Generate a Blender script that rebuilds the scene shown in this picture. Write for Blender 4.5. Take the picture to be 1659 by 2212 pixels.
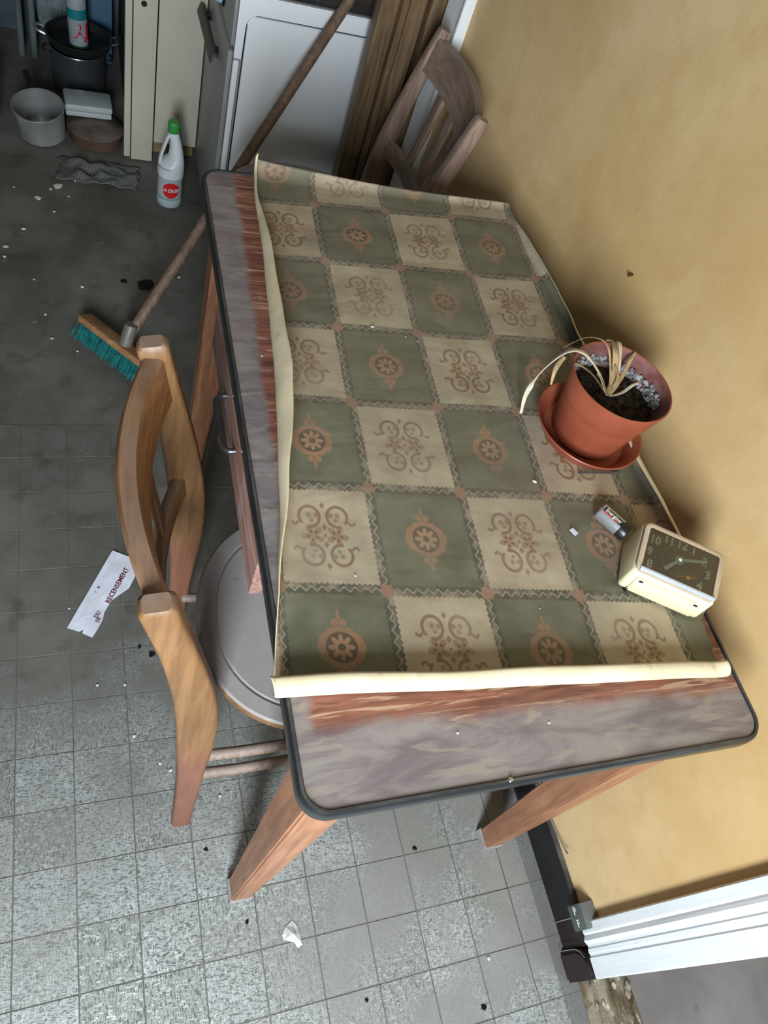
import bpy, bmesh, math, random
from mathutils import Vector, Matrix, noise

for o in list(bpy.data.objects):
    bpy.data.objects.remove(o, do_unlink=True)
sc = bpy.context.scene
COL = sc.collection
PI = math.pi
random.seed(7)

# ------------------------------------------------------------------ camera
cd = bpy.data.cameras.new('camera')
cam = bpy.data.objects.new('camera', cd)
COL.objects.link(cam)
R = ((0.932359386, 0.038631438, -0.359462915),
     (-0.229032184, 0.832424107, -0.504593266),
     (0.279732432, 0.552790844, 0.784966272))
m = Matrix(R).to_4x4()
m.translation = (-0.178421, -0.137737, 1.536617)
cam.matrix_world = m
cd.sensor_fit = 'VERTICAL'
cd.sensor_height = 36.0
cd.lens = 36.0 * 1632.1057 / 2212.0
cd.clip_start = 0.02
sc.camera = cam

# ------------------------------------------------------------------ world, light, exposure
w = bpy.data.worlds.new('world')
sc.world = w
w.use_nodes = True
bg = w.node_tree.nodes['Background']
bg.inputs[0].default_value = (0.74, 0.83, 1.0, 1)
bg.inputs[1].default_value = 1.2


def area(name, loc, target, sx, sy, power, col=(1, 1, 1)):
    l = bpy.data.lights.new(name, 'AREA')
    l.shape = 'RECTANGLE'
    l.size, l.size_y = sx, sy
    l.energy = power
    l.color = col
    o = bpy.data.objects.new(name, l)
    COL.objects.link(o)
    o.location = loc
    d = Vector(target) - Vector(loc)
    o.rotation_euler = d.to_track_quat('-Z', 'Y').to_euler()
    return o


area('window_daylight', (-0.46, -1.28, 1.30), (-0.26, 0.3, 0.90), 0.44, 1.30, 64, (0.87, 0.945, 1.0))
area('hall_window_daylight', (1.75, -1.28, 1.6), (1.75, 0, 1.2), 0.9, 1.2, 14, (0.88, 0.95, 1.0))
sc.view_settings.view_transform = 'Standard'
sc.view_settings.look = 'None'
sc.view_settings.gamma = 1.0
sc.view_settings.use_curve_mapping = False
sc.view_settings.exposure = 0.55

# ------------------------------------------------------------------ node helpers


def srgb(r, g, b):
    f = lambda c: (c / 12.92 if c <= 0.04045 else ((c + 0.055) / 1.055) ** 2.4)
    return (f(r / 255), f(g / 255), f(b / 255), 1.0)


class NT:
    """small wrapper that turns python expressions into shader math nodes"""

    def __init__(self, name):
        self.mat = bpy.data.materials.new(name)
        self.mat.use_nodes = True
        self.t = self.mat.node_tree
        self.b = self.t.nodes['Principled BSDF']

    def new(self, typ, **kw):
        n = self.t.nodes.new(typ)
        for k, v in kw.items():
            setattr(n, k, v)
        return n

    def put(self, sock, v):
        if isinstance(v, X):
            v = v.s
        if isinstance(v, (int, float)):
            sock.default_value = v
        elif isinstance(v, (tuple, list)):
            sock.default_value = v
        else:
            self.t.links.new(v, sock)

    def math(self, op, a, b=None, c=None, clamp=False):
        n = self.new('ShaderNodeMath', operation=op, use_clamp=clamp)
        self.put(n.inputs[0], a)
        if b is not None:
            self.put(n.inputs[1], b)
        if c is not None:
            self.put(n.inputs[2], c)
        return X(self, n.outputs[0])

    def coords(self, which='Object', scale=(1, 1, 1), loc=(0, 0, 0)):
        if which == 'World':
            s = self.new('ShaderNodeNewGeometry').outputs['Position']
        else:
            s = self.new('ShaderNodeTexCoord').outputs[which]
        mp = self.new('ShaderNodeMapping')
        mp.inputs['Scale'].default_value = scale
        mp.inputs['Location'].default_value = loc
        self.t.links.new(s, mp.inputs[0])
        return mp.outputs[0]

    def noise(self, vec, scale=5, detail=3, rough=0.55, dist=0.0, w=None):
        n = self.new('ShaderNodeTexNoise')
        if w is not None:
            n.noise_dimensions = '4D'
            self.put(n.inputs['W'], w)
        self.put(n.inputs['Vector'], vec)
        n.inputs['Scale'].default_value = scale
        n.inputs['Detail'].default_value = detail
        n.inputs['Roughness'].default_value = rough
        n.inputs['Distortion'].default_value = dist
        return X(self, n.outputs['Fac'])

    def vec(self, x, y, z=0.0):
        n = self.new('ShaderNodeCombineXYZ')
        self.put(n.inputs[0], x)
        self.put(n.inputs[1], y)
        self.put(n.inputs[2], z)
        return n.outputs[0]

    def sep(self, v):
        n = self.new('ShaderNodeSeparateXYZ')
        self.t.links.new(v, n.inputs[0])
        return [X(self, n.outputs[i]) for i in range(3)]

    def step(self, v, lo, hi):
        n = self.new('ShaderNodeMapRange', interpolation_type='SMOOTHSTEP')
        self.put(n.inputs['Value'], v)
        self.put(n.inputs['From Min'], lo)
        self.put(n.inputs['From Max'], hi)
        return X(self, n.outputs[0])

    def mix(self, f, a, b):
        n = self.new('ShaderNodeMix', data_type='RGBA')
        self.put(n.inputs[0], f)
        self.put(n.inputs[6], a)
        self.put(n.inputs[7], b)
        return n.outputs[2]

    def bump(self, h, strength=0.3, dist=0.002):
        n = self.new('ShaderNodeBump')
        n.inputs['Strength'].default_value = strength
        n.inputs['Distance'].default_value = dist
        self.put(n.inputs['Height'], h)
        self.t.links.new(n.outputs[0], self.b.inputs['Normal'])

    def base(self, c, rough=0.6, spec=0.4, metal=0.0):
        self.put(self.b.inputs['Base Color'], c)
        self.put(self.b.inputs['Roughness'], rough)
        self.b.inputs['Specular IOR Level'].default_value = spec
        self.b.inputs['Metallic'].default_value = metal
        return self.mat

    def up(self):
        n = self.new('ShaderNodeNewGeometry')
        return self.sep(n.outputs['Normal'])[2]


class X:
    def __init__(self, nt, s):
        self.nt, self.s = nt, s

    def __add__(self, o): return self.nt.math('ADD', self, o)
    __radd__ = __add__
    def __sub__(self, o): return self.nt.math('SUBTRACT', self, o)
    def __rsub__(self, o): return self.nt.math('SUBTRACT', o, self)
    def __mul__(self, o): return self.nt.math('MULTIPLY', self, o)
    __rmul__ = __mul__
    def __truediv__(self, o): return self.nt.math('DIVIDE', self, o)
    def abs(self): return self.nt.math('ABSOLUTE', self)
    def min(self, o): return self.nt.math('MINIMUM', self, o)
    def max(self, o): return self.nt.math('MAXIMUM', self, o)
    def floor(self): return self.nt.math('FLOOR', self)
    def fract(self): return self.nt.math('FRACT', self)
    def sqrt(self): return self.nt.math('SQRT', self)
    def lt(self, o): return self.nt.math('LESS_THAN', self, o)
    def gt(self, o): return self.nt.math('GREATER_THAN', self, o)
    def clamp(self): return self.nt.math('ADD', self, 0.0, clamp=True)
    def cos(self): return self.nt.math('COSINE', self)
    def below(self, e, aa=0.006):            # 1 inside, 0 outside, soft edge
        return self.nt.math('MULTIPLY_ADD', self, -1.0 / aa, e / aa + 0.5, clamp=True)


def plain(name, c, rough=0.5, spec=0.4, metal=0.0, var=0.12, scale=18, dust=0.0, dustc=(0.42, 0.40, 0.37, 1), bump=0.0):
    n = NT(name)
    v = n.coords('Object')
    f = n.noise(v, scale, 4)
    dark = tuple(x * (1 - var * 2) for x in c[:3]) + (1,)
    lite = tuple(min(1, x * (1 + var)) for x in c[:3]) + (1,)
    colr = n.mix(n.step(f, 0.3, 0.7), dark, lite)
    if dust:
        dm = n.step(n.up(), 0.35, 0.95) * n.step(n.noise(v, 9, 4), 0.25, 0.7) * dust
        colr = n.mix(dm, colr, dustc)
    if bump:
        n.bump(n.noise(v, scale * 4, 4), bump, 0.002)
    return n.base(colr, rough, spec, metal)


def wood(name, a, b, axis=2, rough=0.5, dust=0.0, scale=(14, 14, 1.2), wear=None, low=None):
    n = NT(name)
    sc_ = list(scale)
    sc_[axis], sc_[2] = scale[2], scale[axis]
    v = n.coords('Object', tuple(sc_))
    f = n.noise(v, 6, 5, 0.6, 0.6)
    g = n.noise(n.coords('Object'), 7, 3)
    c = n.mix(n.step(f, 0.3, 0.72), a, b)
    c = n.mix(n.step(g, 0.42, 0.75) * 0.35, c, tuple(x * 0.55 for x in a[:3]) + (1,))
    if wear:
        c = n.mix(n.step(n.noise(n.coords('Object', (1, 1, 1), (3, 1, 2)), 11, 4), 0.55, 0.7) * 0.6, c, wear)
    if low:
        zc_ = n.sep(n.coords('Object'))[2]
        c = n.mix(n.step(zc_ * -1.0, -low[1], -low[0]), c, n.mix(n.step(f, 0.3, 0.72), low[2], tuple(min(1, q * 1.35) for q in low[2][:3]) + (1,)))
    if dust:
        dm = n.step(n.up(), 0.25, 0.95) * n.step(n.noise(n.coords('Object'), 6, 4), 0.2, 0.65) * dust
        c = n.mix(dm, c, srgb(158, 148, 142))
    n.bump(f, 0.12, 0.001)
    return n.base(c, rough, 0.4)


# ------------------------------------------------------------------ materials
M = {}
M['honey'] = wood('honey_beech', srgb(122, 88, 55), srgb(150, 112, 74), 2, 0.45, 0.55, (14, 14, 1.0), None, (0.30, 0.46, srgb(122, 82, 64)))
M['honey_y'] = wood('honey_beech_rail', srgb(112, 76, 45), srgb(148, 106, 66), 1, 0.45, 0.30, (14, 14, 1.4))
M['red_beech'] = wood('reddish_beech', srgb(132, 78, 60), srgb(172, 110, 86), 2, 0.5, 0.3)
M['grey_beech'] = wood('dusty_beech', srgb(118, 96, 84), srgb(160, 136, 120), 2, 0.55, 0.55)
M['grey_beech_y'] = wood('dusty_beech_rail', srgb(112, 92, 80), srgb(146, 124, 108), 1, 0.6, 0.5)
M['table_wood'] = wood('orange_beech', srgb(146, 100, 74), srgb(180, 130, 98), 2, 0.42, 0.15)
M['table_wood_x'] = wood('orange_beech_apron', srgb(146, 94, 64), srgb(190, 132, 92), 0, 0.42, 0.1)
M['drawer_wood'] = wood('dusty_drawer_wood', srgb(128, 88, 78), srgb(170, 138, 128), 1, 0.5, 0.3, wear=srgb(168, 156, 156))
M['brown_door'] = wood('brown_varnish', srgb(92, 74, 56), srgb(134, 110, 82), 2, 0.4, 0.0, (10, 10, 1.0))
M['broom_wood'] = wood('broom_stick_wood', srgb(104, 84, 70), srgb(140, 116, 98), 2, 0.55, 0.0)
M['broom_block'] = wood('broom_block_wood', srgb(146, 104, 70), srgb(184, 138, 98), 0, 0.55, 0.0)
M['black'] = plain('black_plastic_edge', srgb(34, 37, 40), 0.28, 0.5, 0, 0.1, 40, 0.18)
M['cream'] = plain('cream_paint', srgb(186, 182, 166), 0.45, 0.4, 0, 0.05, 3)
M['ivory'] = plain('ivory_plastic', srgb(226, 218, 180), 0.38, 0.4, 0, 0.04, 14, 0.25, srgb(170, 150, 125))
M['panel_ivory'] = plain('pale_ivory_plastic', srgb(226, 216, 176), 0.42, 0.4, 0, 0.03, 10)
M['enamel'] = plain('white_enamel', srgb(240, 245, 250), 0.25, 0.5, 0, 0.02, 3)
M['enamel_shaded'] = plain('shaded_enamel', srgb(150, 150, 150), 0.4, 0.4, 0, 0.06, 4)  # white enamel with the shade of the cooker front put into the colour
M['dark'] = plain('dark_rubber', srgb(22, 22, 23), 0.5, 0.3, 0, 0.1, 10)
M['hob'] = plain('black_hob', srgb(46, 46, 47), 0.35, 0.4, 0, 0.15, 10, 0.2)
M['steel'] = plain('dull_steel', srgb(128, 134, 144), 0.3, 0.5, 0.85, 0.1, 9)  # darkened so the stock pot carries the cupboard's shade in its colour
M['chrome'] = plain('chrome', srgb(205, 210, 218), 0.14, 0.5, 1.0, 0.02, 9)
M['alu'] = plain('dirty_aluminium', srgb(176, 178, 178), 0.34, 0.5, 0.55, 0.15, 7, 0.25, srgb(80, 74, 66))
M['brown_enamel'] = plain('brown_enamel', srgb(86, 68, 58), 0.4, 0.4, 0, 0.15, 9, 0.3)
M['white_enamel'] = plain('chipped_white_enamel', srgb(170, 180, 180), 0.3, 0.5, 0, 0.05, 12)  # white toned down, cupboard shade painted into the tin
M['black_pan'] = plain('black_iron', srgb(34, 36, 38), 0.42, 0.5, 0.2, 0.15, 9)
M['blue'] = plain('blue_plastic', srgb(74, 106, 130), 0.4, 0.4, 0, 0.06, 6)
M['lamp_blue'] = plain('pale_blue_plastic', srgb(170, 212, 238), 0.35, 0.4, 0, 0.02, 6)
M['white_plastic'] = plain('white_plastic', srgb(214, 222, 226), 0.35, 0.4, 0, 0.04, 10)
M['clear_plastic'] = plain('greyed_plastic', srgb(176, 188, 190), 0.3, 0.5, 0, 0.06, 10)
M['green_cap'] = plain('green_plastic', srgb(58, 148, 68), 0.4, 0.4, 0, 0.06, 10)
M['red'] = plain('red_print', srgb(206, 34, 38), 0.45, 0.4, 0, 0.05, 10)
M['maroon'] = plain('maroon_ink', srgb(112, 40, 60), 0.7, 0.2, 0, 0.1, 200)
M['navy'] = plain('navy_ink', srgb(40, 46, 84), 0.7, 0.2, 0, 0.1, 200)
M['teal_print'] = plain('teal_print', srgb(22, 122, 128), 0.45, 0.4, 0, 0.05, 20)
M['teal'] = plain('teal_bristle', srgb(22, 104, 104), 0.6, 0.3, 0, 0.25, 60)
M['paper'] = plain('white_paper', srgb(222, 225, 238), 0.8, 0.2, 0, 0.05, 25, bump=0.1)
M['plaster'] = plain('plaster_chip', srgb(216, 218, 214), 0.8, 0.2, 0, 0.1, 60)
M['char'] = plain('black_scrap', srgb(22, 21, 20), 0.8, 0.2, 0, 0.1, 60)
M['straw'] = plain('dead_leaf', srgb(176, 150, 112), 0.75, 0.2, 0, 0.22, 40)
M['straw_pale'] = plain('pale_dead_leaf', srgb(214, 202, 176), 0.75, 0.2, 0, 0.12, 40)
M['silver'] = plain('silver_print', srgb(188, 192, 196), 0.3, 0.5, 0.75, 0.05, 40)
M['lume'] = plain('aged_lume_paint', srgb(206, 226, 200), 0.6, 0.3, 0, 0.1, 200)
M['lume_hand'] = plain('pale_lume_hand', srgb(198, 222, 208), 0.5, 0.3, 0, 0.05, 80)
M['gold'] = plain('gold_hand', srgb(224, 178, 84), 0.35, 0.5, 0.4, 0.05, 40)
M['dial'] = plain('grey_black_dial', srgb(98, 100, 91), 0.6, 0.3, 0, 0.08, 30)
M['bakelite'] = plain('grey_bakelite', srgb(84, 92, 90), 0.45, 0.4, 0, 0.05, 60, 0.35, srgb(170, 170, 166))
M['letters'] = plain('white_engraving', srgb(218, 222, 214), 0.6, 0.3, 0, 0.02, 60)
M['foot_grey'] = plain('grey_foot_cap', srgb(168, 164, 164), 0.6, 0.3, 0, 0.08, 30)
M['base_black'] = plain('black_skirting', srgb(30, 29, 32), 0.42, 0.4, 0, 0.1, 8, 0.35)
M['base_brown'] = plain('dark_brown_skirting', srgb(46, 34, 36), 0.45, 0.4, 0, 0.2, 9, 0.3)
M['pipe'] = plain('grey_pipe', srgb(96, 106, 108), 0.45, 0.4, 0, 0.1, 8)
M['cap_dark'] = plain('battery_black', srgb(30, 30, 30), 0.32, 0.5, 0.2, 0.05, 30)

n = NT('white_gloss_paint')
v = n.coords('Object')
f = n.noise(n.coords('Object', (30, 30, 3)), 3, 4)
c = n.mix(n.step(f, 0.3, 0.75), srgb(228, 235, 239), srgb(240, 245, 248))
c = n.mix(n.step(n.noise(v, 60, 3), 0.70, 0.76) * 0.5, c, srgb(150, 150, 148))
n.bump(n.noise(n.coords('Object', (60, 60, 5)), 3, 4), 0.15, 0.002)
M['gloss_white'] = n.base(c, 0.35, 0.45)

# mustard distempered wall
n = NT('mustard_wall')
v = n.coords('World')
c = n.mix(n.step(n.noise(v, 2.3, 5, 0.6), 0.3, 0.7), srgb(205, 173, 120), srgb(224, 196, 149))
c = n.mix(n.step(n.noise(v, 14, 5, 0.65), 0.42, 0.72) * 0.35, c, srgb(194, 158, 104))
c = n.mix(n.step(n.noise(v, 7, 4, 0.6, 0.5), 0.56, 0.75) * 0.3, c, srgb(228, 204, 160))
h = n.noise(v, 9, 4, 0.5, 0.8) + n.noise(v, 120, 2) * 0.12
n.bump(h, 0.22, 0.006)
M['wall'] = n.base(c, 0.62, 0.3)

n = NT('cream_wall')
v = n.coords('World')
c = n.mix(n.noise(v, 3, 4), srgb(86, 82, 76), srgb(104, 98, 90))
M['wall_cream'] = n.base(c, 0.8, 0.2)
n = NT('ceiling_paint')
c = n.mix(n.noise(n.coords('World'), 3, 4), srgb(140, 138, 134), srgb(156, 154, 150))
M['ceiling'] = n.base(c, 0.85, 0.2)

# floor base: grime-covered screed / grout


def grime_col(n, v):
    c = n.mix(n.step(n.noise(v, 4.2, 6, 0.62), 0.32, 0.7), srgb(84, 82, 76), srgb(112, 111, 105))
    return n.mix(n.step(n.noise(v, 13, 5, 0.6), 0.54, 0.72) * 0.55, c, srgb(62, 58, 50))


n = NT('grimy_floor')
v = n.coords('World')
c = grime_col(n, v)
c = n.mix(n.step(n.noise(v, 28, 4), 0.66, 0.74) * 0.5, c, srgb(150, 148, 142))
n.bump(n.noise(v, 40, 5), 0.06, 0.002)
M['grime'] = n.base(c, 0.75, 0.3)
n = NT('hall_screed')
v = n.coords('World')
c = n.mix(n.step(n.noise(v, 4, 6, 0.6), 0.3, 0.7), srgb(124, 118, 114), srgb(150, 146, 142))
c = n.mix(n.step(n.noise(v, 22, 4), 0.68, 0.76) * 0.5, c, srgb(80, 74, 68))
M['screed'] = n.base(c, 0.8, 0.25)

# flecked vinyl tiles with dust films
n = NT('flecked_tile')
oi = n.new('ShaderNodeObjectInfo')
rnd = X(n, oi.outputs['Random'])
ox, oy, oz = n.sep(n.coords('Object'))
wx, wy, wz = n.sep(n.coords('World'))
flip = rnd.gt(0.5)
px = ox + (oy - ox) * flip
py = oy + (ox - oy) * flip
vv = n.vec(px * 4.2, py, 0.0)
f1 = n.noise(vv, 120, 4, 0.65, 0.6, w=rnd * 37.0)
vv2 = n.vec(py * 3.0, px, 0.3)
f2 = n.noise(vv2, 120, 3, 0.6, 0.3, w=rnd * 11.0)
c = n.mix(n.step(rnd, 0.0, 1.0), srgb(158, 164, 158), srgb(182, 188, 188))
c = n.mix(n.step(f1, 0.48, 0.58), c, srgb(82, 88, 84))
c = n.mix(n.step(f2, 0.53, 0.63) * 0.85, c, srgb(214, 220, 216))
wv = n.coords('World')
grime = n.noise(wv, 4.2, 6, 0.62)
dustm = n.noise(n.coords('World', (1, 1, 1), (5, 2, 0)), 5.0, 5, 0.6)
# dust lies where nobody walks: along the wall and under the table
nearwall = n.step(wx, 0.02, 0.36)
dm = (n.step(dustm, 0.36, 0.60) * (0.45 + nearwall * 0.65) + nearwall * 0.35).clamp()
c = n.mix(dm * 0.88, c, srgb(148, 147, 143))
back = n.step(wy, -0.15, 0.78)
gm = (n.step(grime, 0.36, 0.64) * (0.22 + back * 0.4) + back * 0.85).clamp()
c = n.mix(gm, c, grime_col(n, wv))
ed = ox.abs().max(oy.abs())
c = n.mix(n.step(ed, 0.0476, 0.0494) * (0.5 - back * 0.5), c, srgb(84, 84, 78))
c = n.mix(n.step(n.noise(wv, 55, 4), 0.70, 0.76) * 0.6, c, srgb(60, 58, 54))
n.bump(f1 * 0.5 + f2 * 0.5, 0.15, 0.001)
M['tile'] = n.base(c, (0.46 + dm * 0.25 + gm * 0.3).min(0.75), 0.3)

# laminate table top: imitation walnut, dust-covered where the oilcloth did not lie
n = NT('walnut_laminate')
tx, ty, tz = n.sep(n.coords('Object'))
va = n.vec(tx * 2.2, ty * 26.0, 0.0)
g1 = n.noise(va, 2.6, 6, 0.62, 1.1)
vb = n.vec(tx * 5.0, ty * 75.0, 0.4)
g2 = n.noise(vb, 2.2, 5, 0.6, 0.8)
clean = n.mix(n.step(g1, 0.30, 0.68), srgb(96, 54, 42), srgb(150, 96, 76))
clean = n.mix(n.step(g2, 0.55, 0.64) * 0.8, clean, srgb(192, 160, 130))
clean = n.mix(n.step(g2, 0.43, 0.33) * 0.55, clean, srgb(66, 32, 24))
vd = n.vec(tx * 3.0, ty * 10.0, 0.9)
d1 = n.noise(vd, 3.2, 5, 0.6, 0.9)
dusty = n.mix(n.step(d1, 0.34, 0.66), srgb(116, 106, 108), srgb(146, 138, 135))
dusty = n.mix(n.step(n.noise(n.vec(tx * 4.0, ty * 16.0, 3.0), 3.0, 4, 0.6, 1.2), 0.56, 0.66) * 0.55, dusty, srgb(160, 150, 134))
wob = (n.noise(n.vec(tx * 9.0, ty * 9.0, 2.0), 2.0, 4) - 0.5) * 0.035
inside = n.step(tx + wob * 0.5 - ty * 0.030, 0.016, 0.030) * n.step(ty + wob + tx * 0.045, 0.078, 0.102)
c = n.mix(inside * 0.92, dusty, clean)
n.bump(g2, 0.06, 0.001)
M['laminate'] = n.base(c, 0.42 - inside * 0.06, 0.4)

# padded / plywood seat
n = NT('dusty_grey_seat')
v = n.coords('Object')
c = n.mix(n.step(n.noise(v, 5, 5, 0.6), 0.3, 0.7), srgb(140, 135, 134), srgb(162, 157, 155))
c = n.mix(n.step(n.noise(v, 45, 3), 0.68, 0.75) * 0.4, c, srgb(70, 60, 54))
M['seat'] = n.base(c, 0.6, 0.35)

# terracotta-coloured plastic
n = NT('terracotta_plastic')
v = n.coords('Object')
c = n.mix(n.step(n.noise(v, 14, 4), 0.35, 0.7), srgb(138, 70, 50), srgb(156, 82, 60))
c = n.mix(n.step(n.noise(v, 130, 2), 0.72, 0.76) * 0.5, c, srgb(206, 140, 112))
n.bump(n.noise(n.coords('Object', (8, 8, 60)), 3, 3), 0.08, 0.001)
M['terracotta'] = n.base(c, 0.42, 0.4)
n = NT('faded_terracotta')
v = n.coords('Object')
c = n.mix(n.step(n.noise(v, 30, 4), 0.35, 0.7), srgb(120, 72, 66), srgb(146, 112, 108))
M['terracotta_in'] = n.base(c, 0.6, 0.3)
n = NT('dry_soil')
v = n.coords('Object')
c = n.mix(n.step(n.noise(v, 120, 4, 0.7), 0.35, 0.7), srgb(24, 21, 18), srgb(78, 68, 58))
n.bump(n.noise(v, 160, 4, 0.7), 0.8, 0.006)
M['soil'] = n.base(c, 0.95, 0.1)
n = NT('lime_crust')
v = n.coords('Object')
c = n.mix(n.step(n.noise(v, 110, 4, 0.7), 0.38, 0.62), srgb(104, 98, 96), srgb(206, 208, 210))
n.bump(n.noise(v, 200, 4, 0.7), 0.8, 0.004)
M['crust'] = n.base(c, 0.95, 0.1)

# checked rag
n = NT('checked_rag')
u_, v_, _z = n.sep(n.coords('UV'))
s1 = (u_ * 16.0).fract().lt(0.5)
s2 = (v_ * 16.0).fract().lt(0.5)
c = n.mix(s1 * 0.5 + s2 * 0.5, srgb(84, 84, 82), srgb(120, 122, 124))
c = n.mix(n.step(n.noise(n.coords('Object'), 9, 4), 0.4, 0.7) * 0.6, c, srgb(80, 74, 66))
M['rag'] = n.base(c, 0.9, 0.1)

# oilcloth back
n = NT('oilcloth_backing')
v = n.coords('UV')
c = n.mix(n.step(n.noise(v, 1.6, 5, 0.6), 0.3, 0.75), srgb(204, 190, 156), srgb(222, 211, 182))
c = n.mix(n.step(n.noise(v, 5, 5, 0.6), 0.58, 0.74) * 0.5, c, srgb(168, 124, 70))
n.bump(n.noise(v, 90, 2), 0.25, 0.001)
M['backing'] = n.base(c, 0.8, 0.2)

# oilcloth print: a checker of 13 x 15 cm squares with medallions and scrolls
n = NT('oilcloth_print')
U, V, _z = n.sep(n.coords('UV'))
wob = n.coords('UV')
cu, cv = U.floor(), V.floor()
par = (cu + cv) * 0.5
even = par.fract().lt(0.25)                       # green squares
x = U.fract() - 0.5
y = V.fract() - 0.5
ax, ay = x.abs(), y.abs()
r = (x * x + y * y * 1.15).sqrt()
th = n.math('ARCTAN2', y, x)
# medallion
re = ((x * x) * 22.7 + (y * y) * 34.6).sqrt()     # ellipse .21 x .17
sc7 = (th * 6.0).cos().abs()
body = (re - sc7 * 0.07).below(0.96, 0.04)
fl1 = ((x * x) * 1.6 + (ay - 0.255) * (ay - 0.255)).sqrt().below(0.024, 0.012)
fl2 = ((ax - 0.036) * (ax - 0.036) + (ay - 0.205) * (ay - 0.205)).sqrt().below(0.034, 0.012)
fl3 = (x.abs() * 1.2 + (ay - 0.29).abs() * 0.8).below(0.024, 0.012)
body = body.max(fl1).max(fl2).max(fl3)
ring = r.below(0.138, 0.012)
petal_r = (th * 4.0).cos().abs() * 0.065 + 0.052
petal = (r - petal_r).below(0.0, 0.012)
core = r.below(0.034, 0.012)
# scroll motif, folded twice
px_, py_ = ax - 0.135, ay - 0.185
rs = (px_ * px_ + py_ * py_).sqrt()
scroll = (rs - 0.098).abs().below(0.015, 0.008)
cut = (px_ * -0.2 - py_ * 0.98 - 0.052).below(0.0, 0.01).max((ax - 0.16).below(0.0, 0.01))
scroll = scroll * cut
hook = (((ax - 0.275) * (ax - 0.275) + (ay - 0.135) * (ay - 0.135)).sqrt() - 0.026).abs().below(0.012, 0.008) * (ay - 0.14).below(0.0, 0.01).max((ax - 0.28).abs().below(0.0, 0.01))
dots = ((((px_ + 0.03).abs() - 0.032) * ((px_ + 0.03).abs() - 0.032)) + (py_ - 0.012) * (py_ - 0.012)).sqrt().below(0.024, 0.016)
dots = dots.max(((px_ + 0.02) * (px_ + 0.02) + (py_ + 0.035) * (py_ + 0.035)).sqrt().below(0.020, 0.014))
fx, fy = ax - 0.115, y
rf = (fx * fx + fy * fy).sqrt()
tf = n.math('ARCTAN2', fy, fx)
p5 = (tf * 2.5 + 0.4).cos().abs() * 0.074 + 0.036
flower = (rf - p5).below(0.0, 0.012)
p5d = (tf * 2.5 + 0.4).cos().abs() * 0.095 - 0.034
fdark = (rf - p5d).below(0.0, 0.010) * (0.030 - rf).below(0.0, 0.008)
dia = (ax * 1.4 + (ay - 0.292).abs()).below(0.034, 0.012).max((ax * 1.3 + (ay - 0.085).abs()).below(0.034, 0.012)).max((ax * ax + ay * ay).sqrt().below(0.016, 0.01))
line = scroll.max(hook).max(dia)
# leafy border bands and corner flowers
gx, gy = 0.5 - ax, 0.5 - ay                        # distance to the grid lines
sgx = n.math('SIGN', x) * gx * -1.0
sgy = n.math('SIGN', y) * gy * -1.0


def band(d, sd, s):
    t = ((s * 10.0).fract() - 0.5).abs() * 2.0     # triangle wave along the band
    t2 = ((s * 20.0).fract() - 0.5).abs() * 2.0
    edge = d - t2 * 0.016
    dark_ = edge.below(0.041, 0.010)
    zig = (sd - (t - 0.5) * 0.046).abs().below(0.009, 0.008)
    return dark_, zig


b1, z1 = band(gx, sgx, V)
b2, z2 = band(gy, sgy, U)
dark = b1.max(b2)
zig = (z1 * gx.lt(0.04)).max(z2 * gy.lt(0.04))
rc = (gx * gx + gy * gy).sqrt()
tc = n.math('ARCTAN2', gy, gx)
corner = (rc - (tc * 4.0).cos().abs() * 0.025).below(0.048, 0.012)
nv = n.coords('UV')
fade = n.step(n.noise(nv, 0.9, 4), 0.25, 0.7)
wear = n.noise(nv, 3.2, 5, 0.62)
blot = n.step(n.noise(n.coords('UV', (1, 1, 1), (4, 9, 0)), 1.1, 5, 0.6, 0.4), 0.50, 0.70)
folds = n.step(n.noise(n.coords('UV', (0.5, 2.2, 1)), 1.4, 4, 0.6, 0.7), 0.52, 0.74)
green = n.mix(n.step(wear, 0.3, 0.7), srgb(92, 96, 76), srgb(114, 116, 97))
green = n.mix(blot * 0.5, green, srgb(66, 66, 40))
green = n.mix(folds * 0.5, green, srgb(64, 60, 38))
beige = n.mix(n.step(wear, 0.3, 0.7), srgb(176, 162, 138), srgb(196, 183, 158))
beige = n.mix(folds * 0.45, beige, srgb(150, 122, 84))
ft = 0.55 + fade * 0.45
tan = n.mix(fade, srgb(152, 118, 100), srgb(168, 122, 88))
inkd = srgb(60, 54, 52)
g = n.mix(body * ft, green, tan)
g = n.mix(ring * ft * 0.95, g, inkd)
g = n.mix(petal * ft, g, n.mix(fade, srgb(160, 130, 110), srgb(186, 148, 106)))
g = n.mix(core * ft, g, srgb(60, 66, 52))
brown = n.mix(fade, srgb(132, 100, 84), srgb(122, 80, 50))
b = n.mix(line * ft * 0.9, beige, brown)
b = n.mix(dots * ft * 0.7, b, brown)
b = n.mix(flower * ft * 0.75, b, n.mix(fade, srgb(146, 112, 92), srgb(150, 102, 62)))
b = n.mix(fdark * ft * 0.85, b, srgb(74, 56, 44))
c = n.mix(even, b, g)
wz_ = 0.35 + n.step(n.noise(nv, 7.0, 4, 0.65), 0.34, 0.6) * 0.6
c = n.mix(dark * wz_, c, srgb(62, 64, 58))
c = n.mix(zig * wz_, c, srgb(166, 156, 138))
c = n.mix(corner * 0.9, c, srgb(162, 122, 100))
c = n.mix(n.step(n.noise(nv, 9.0, 3), 0.72, 0.78) * 0.5, c, srgb(70, 48, 26))
vvv = V + 0.0
dustc = n.step(vvv, 1.5, 5.5) * (0.28 + n.step(n.noise(nv, 1.3, 4), 0.3, 0.7) * 0.25)
c = n.mix(dustc, c, srgb(132, 124, 108))
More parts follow.
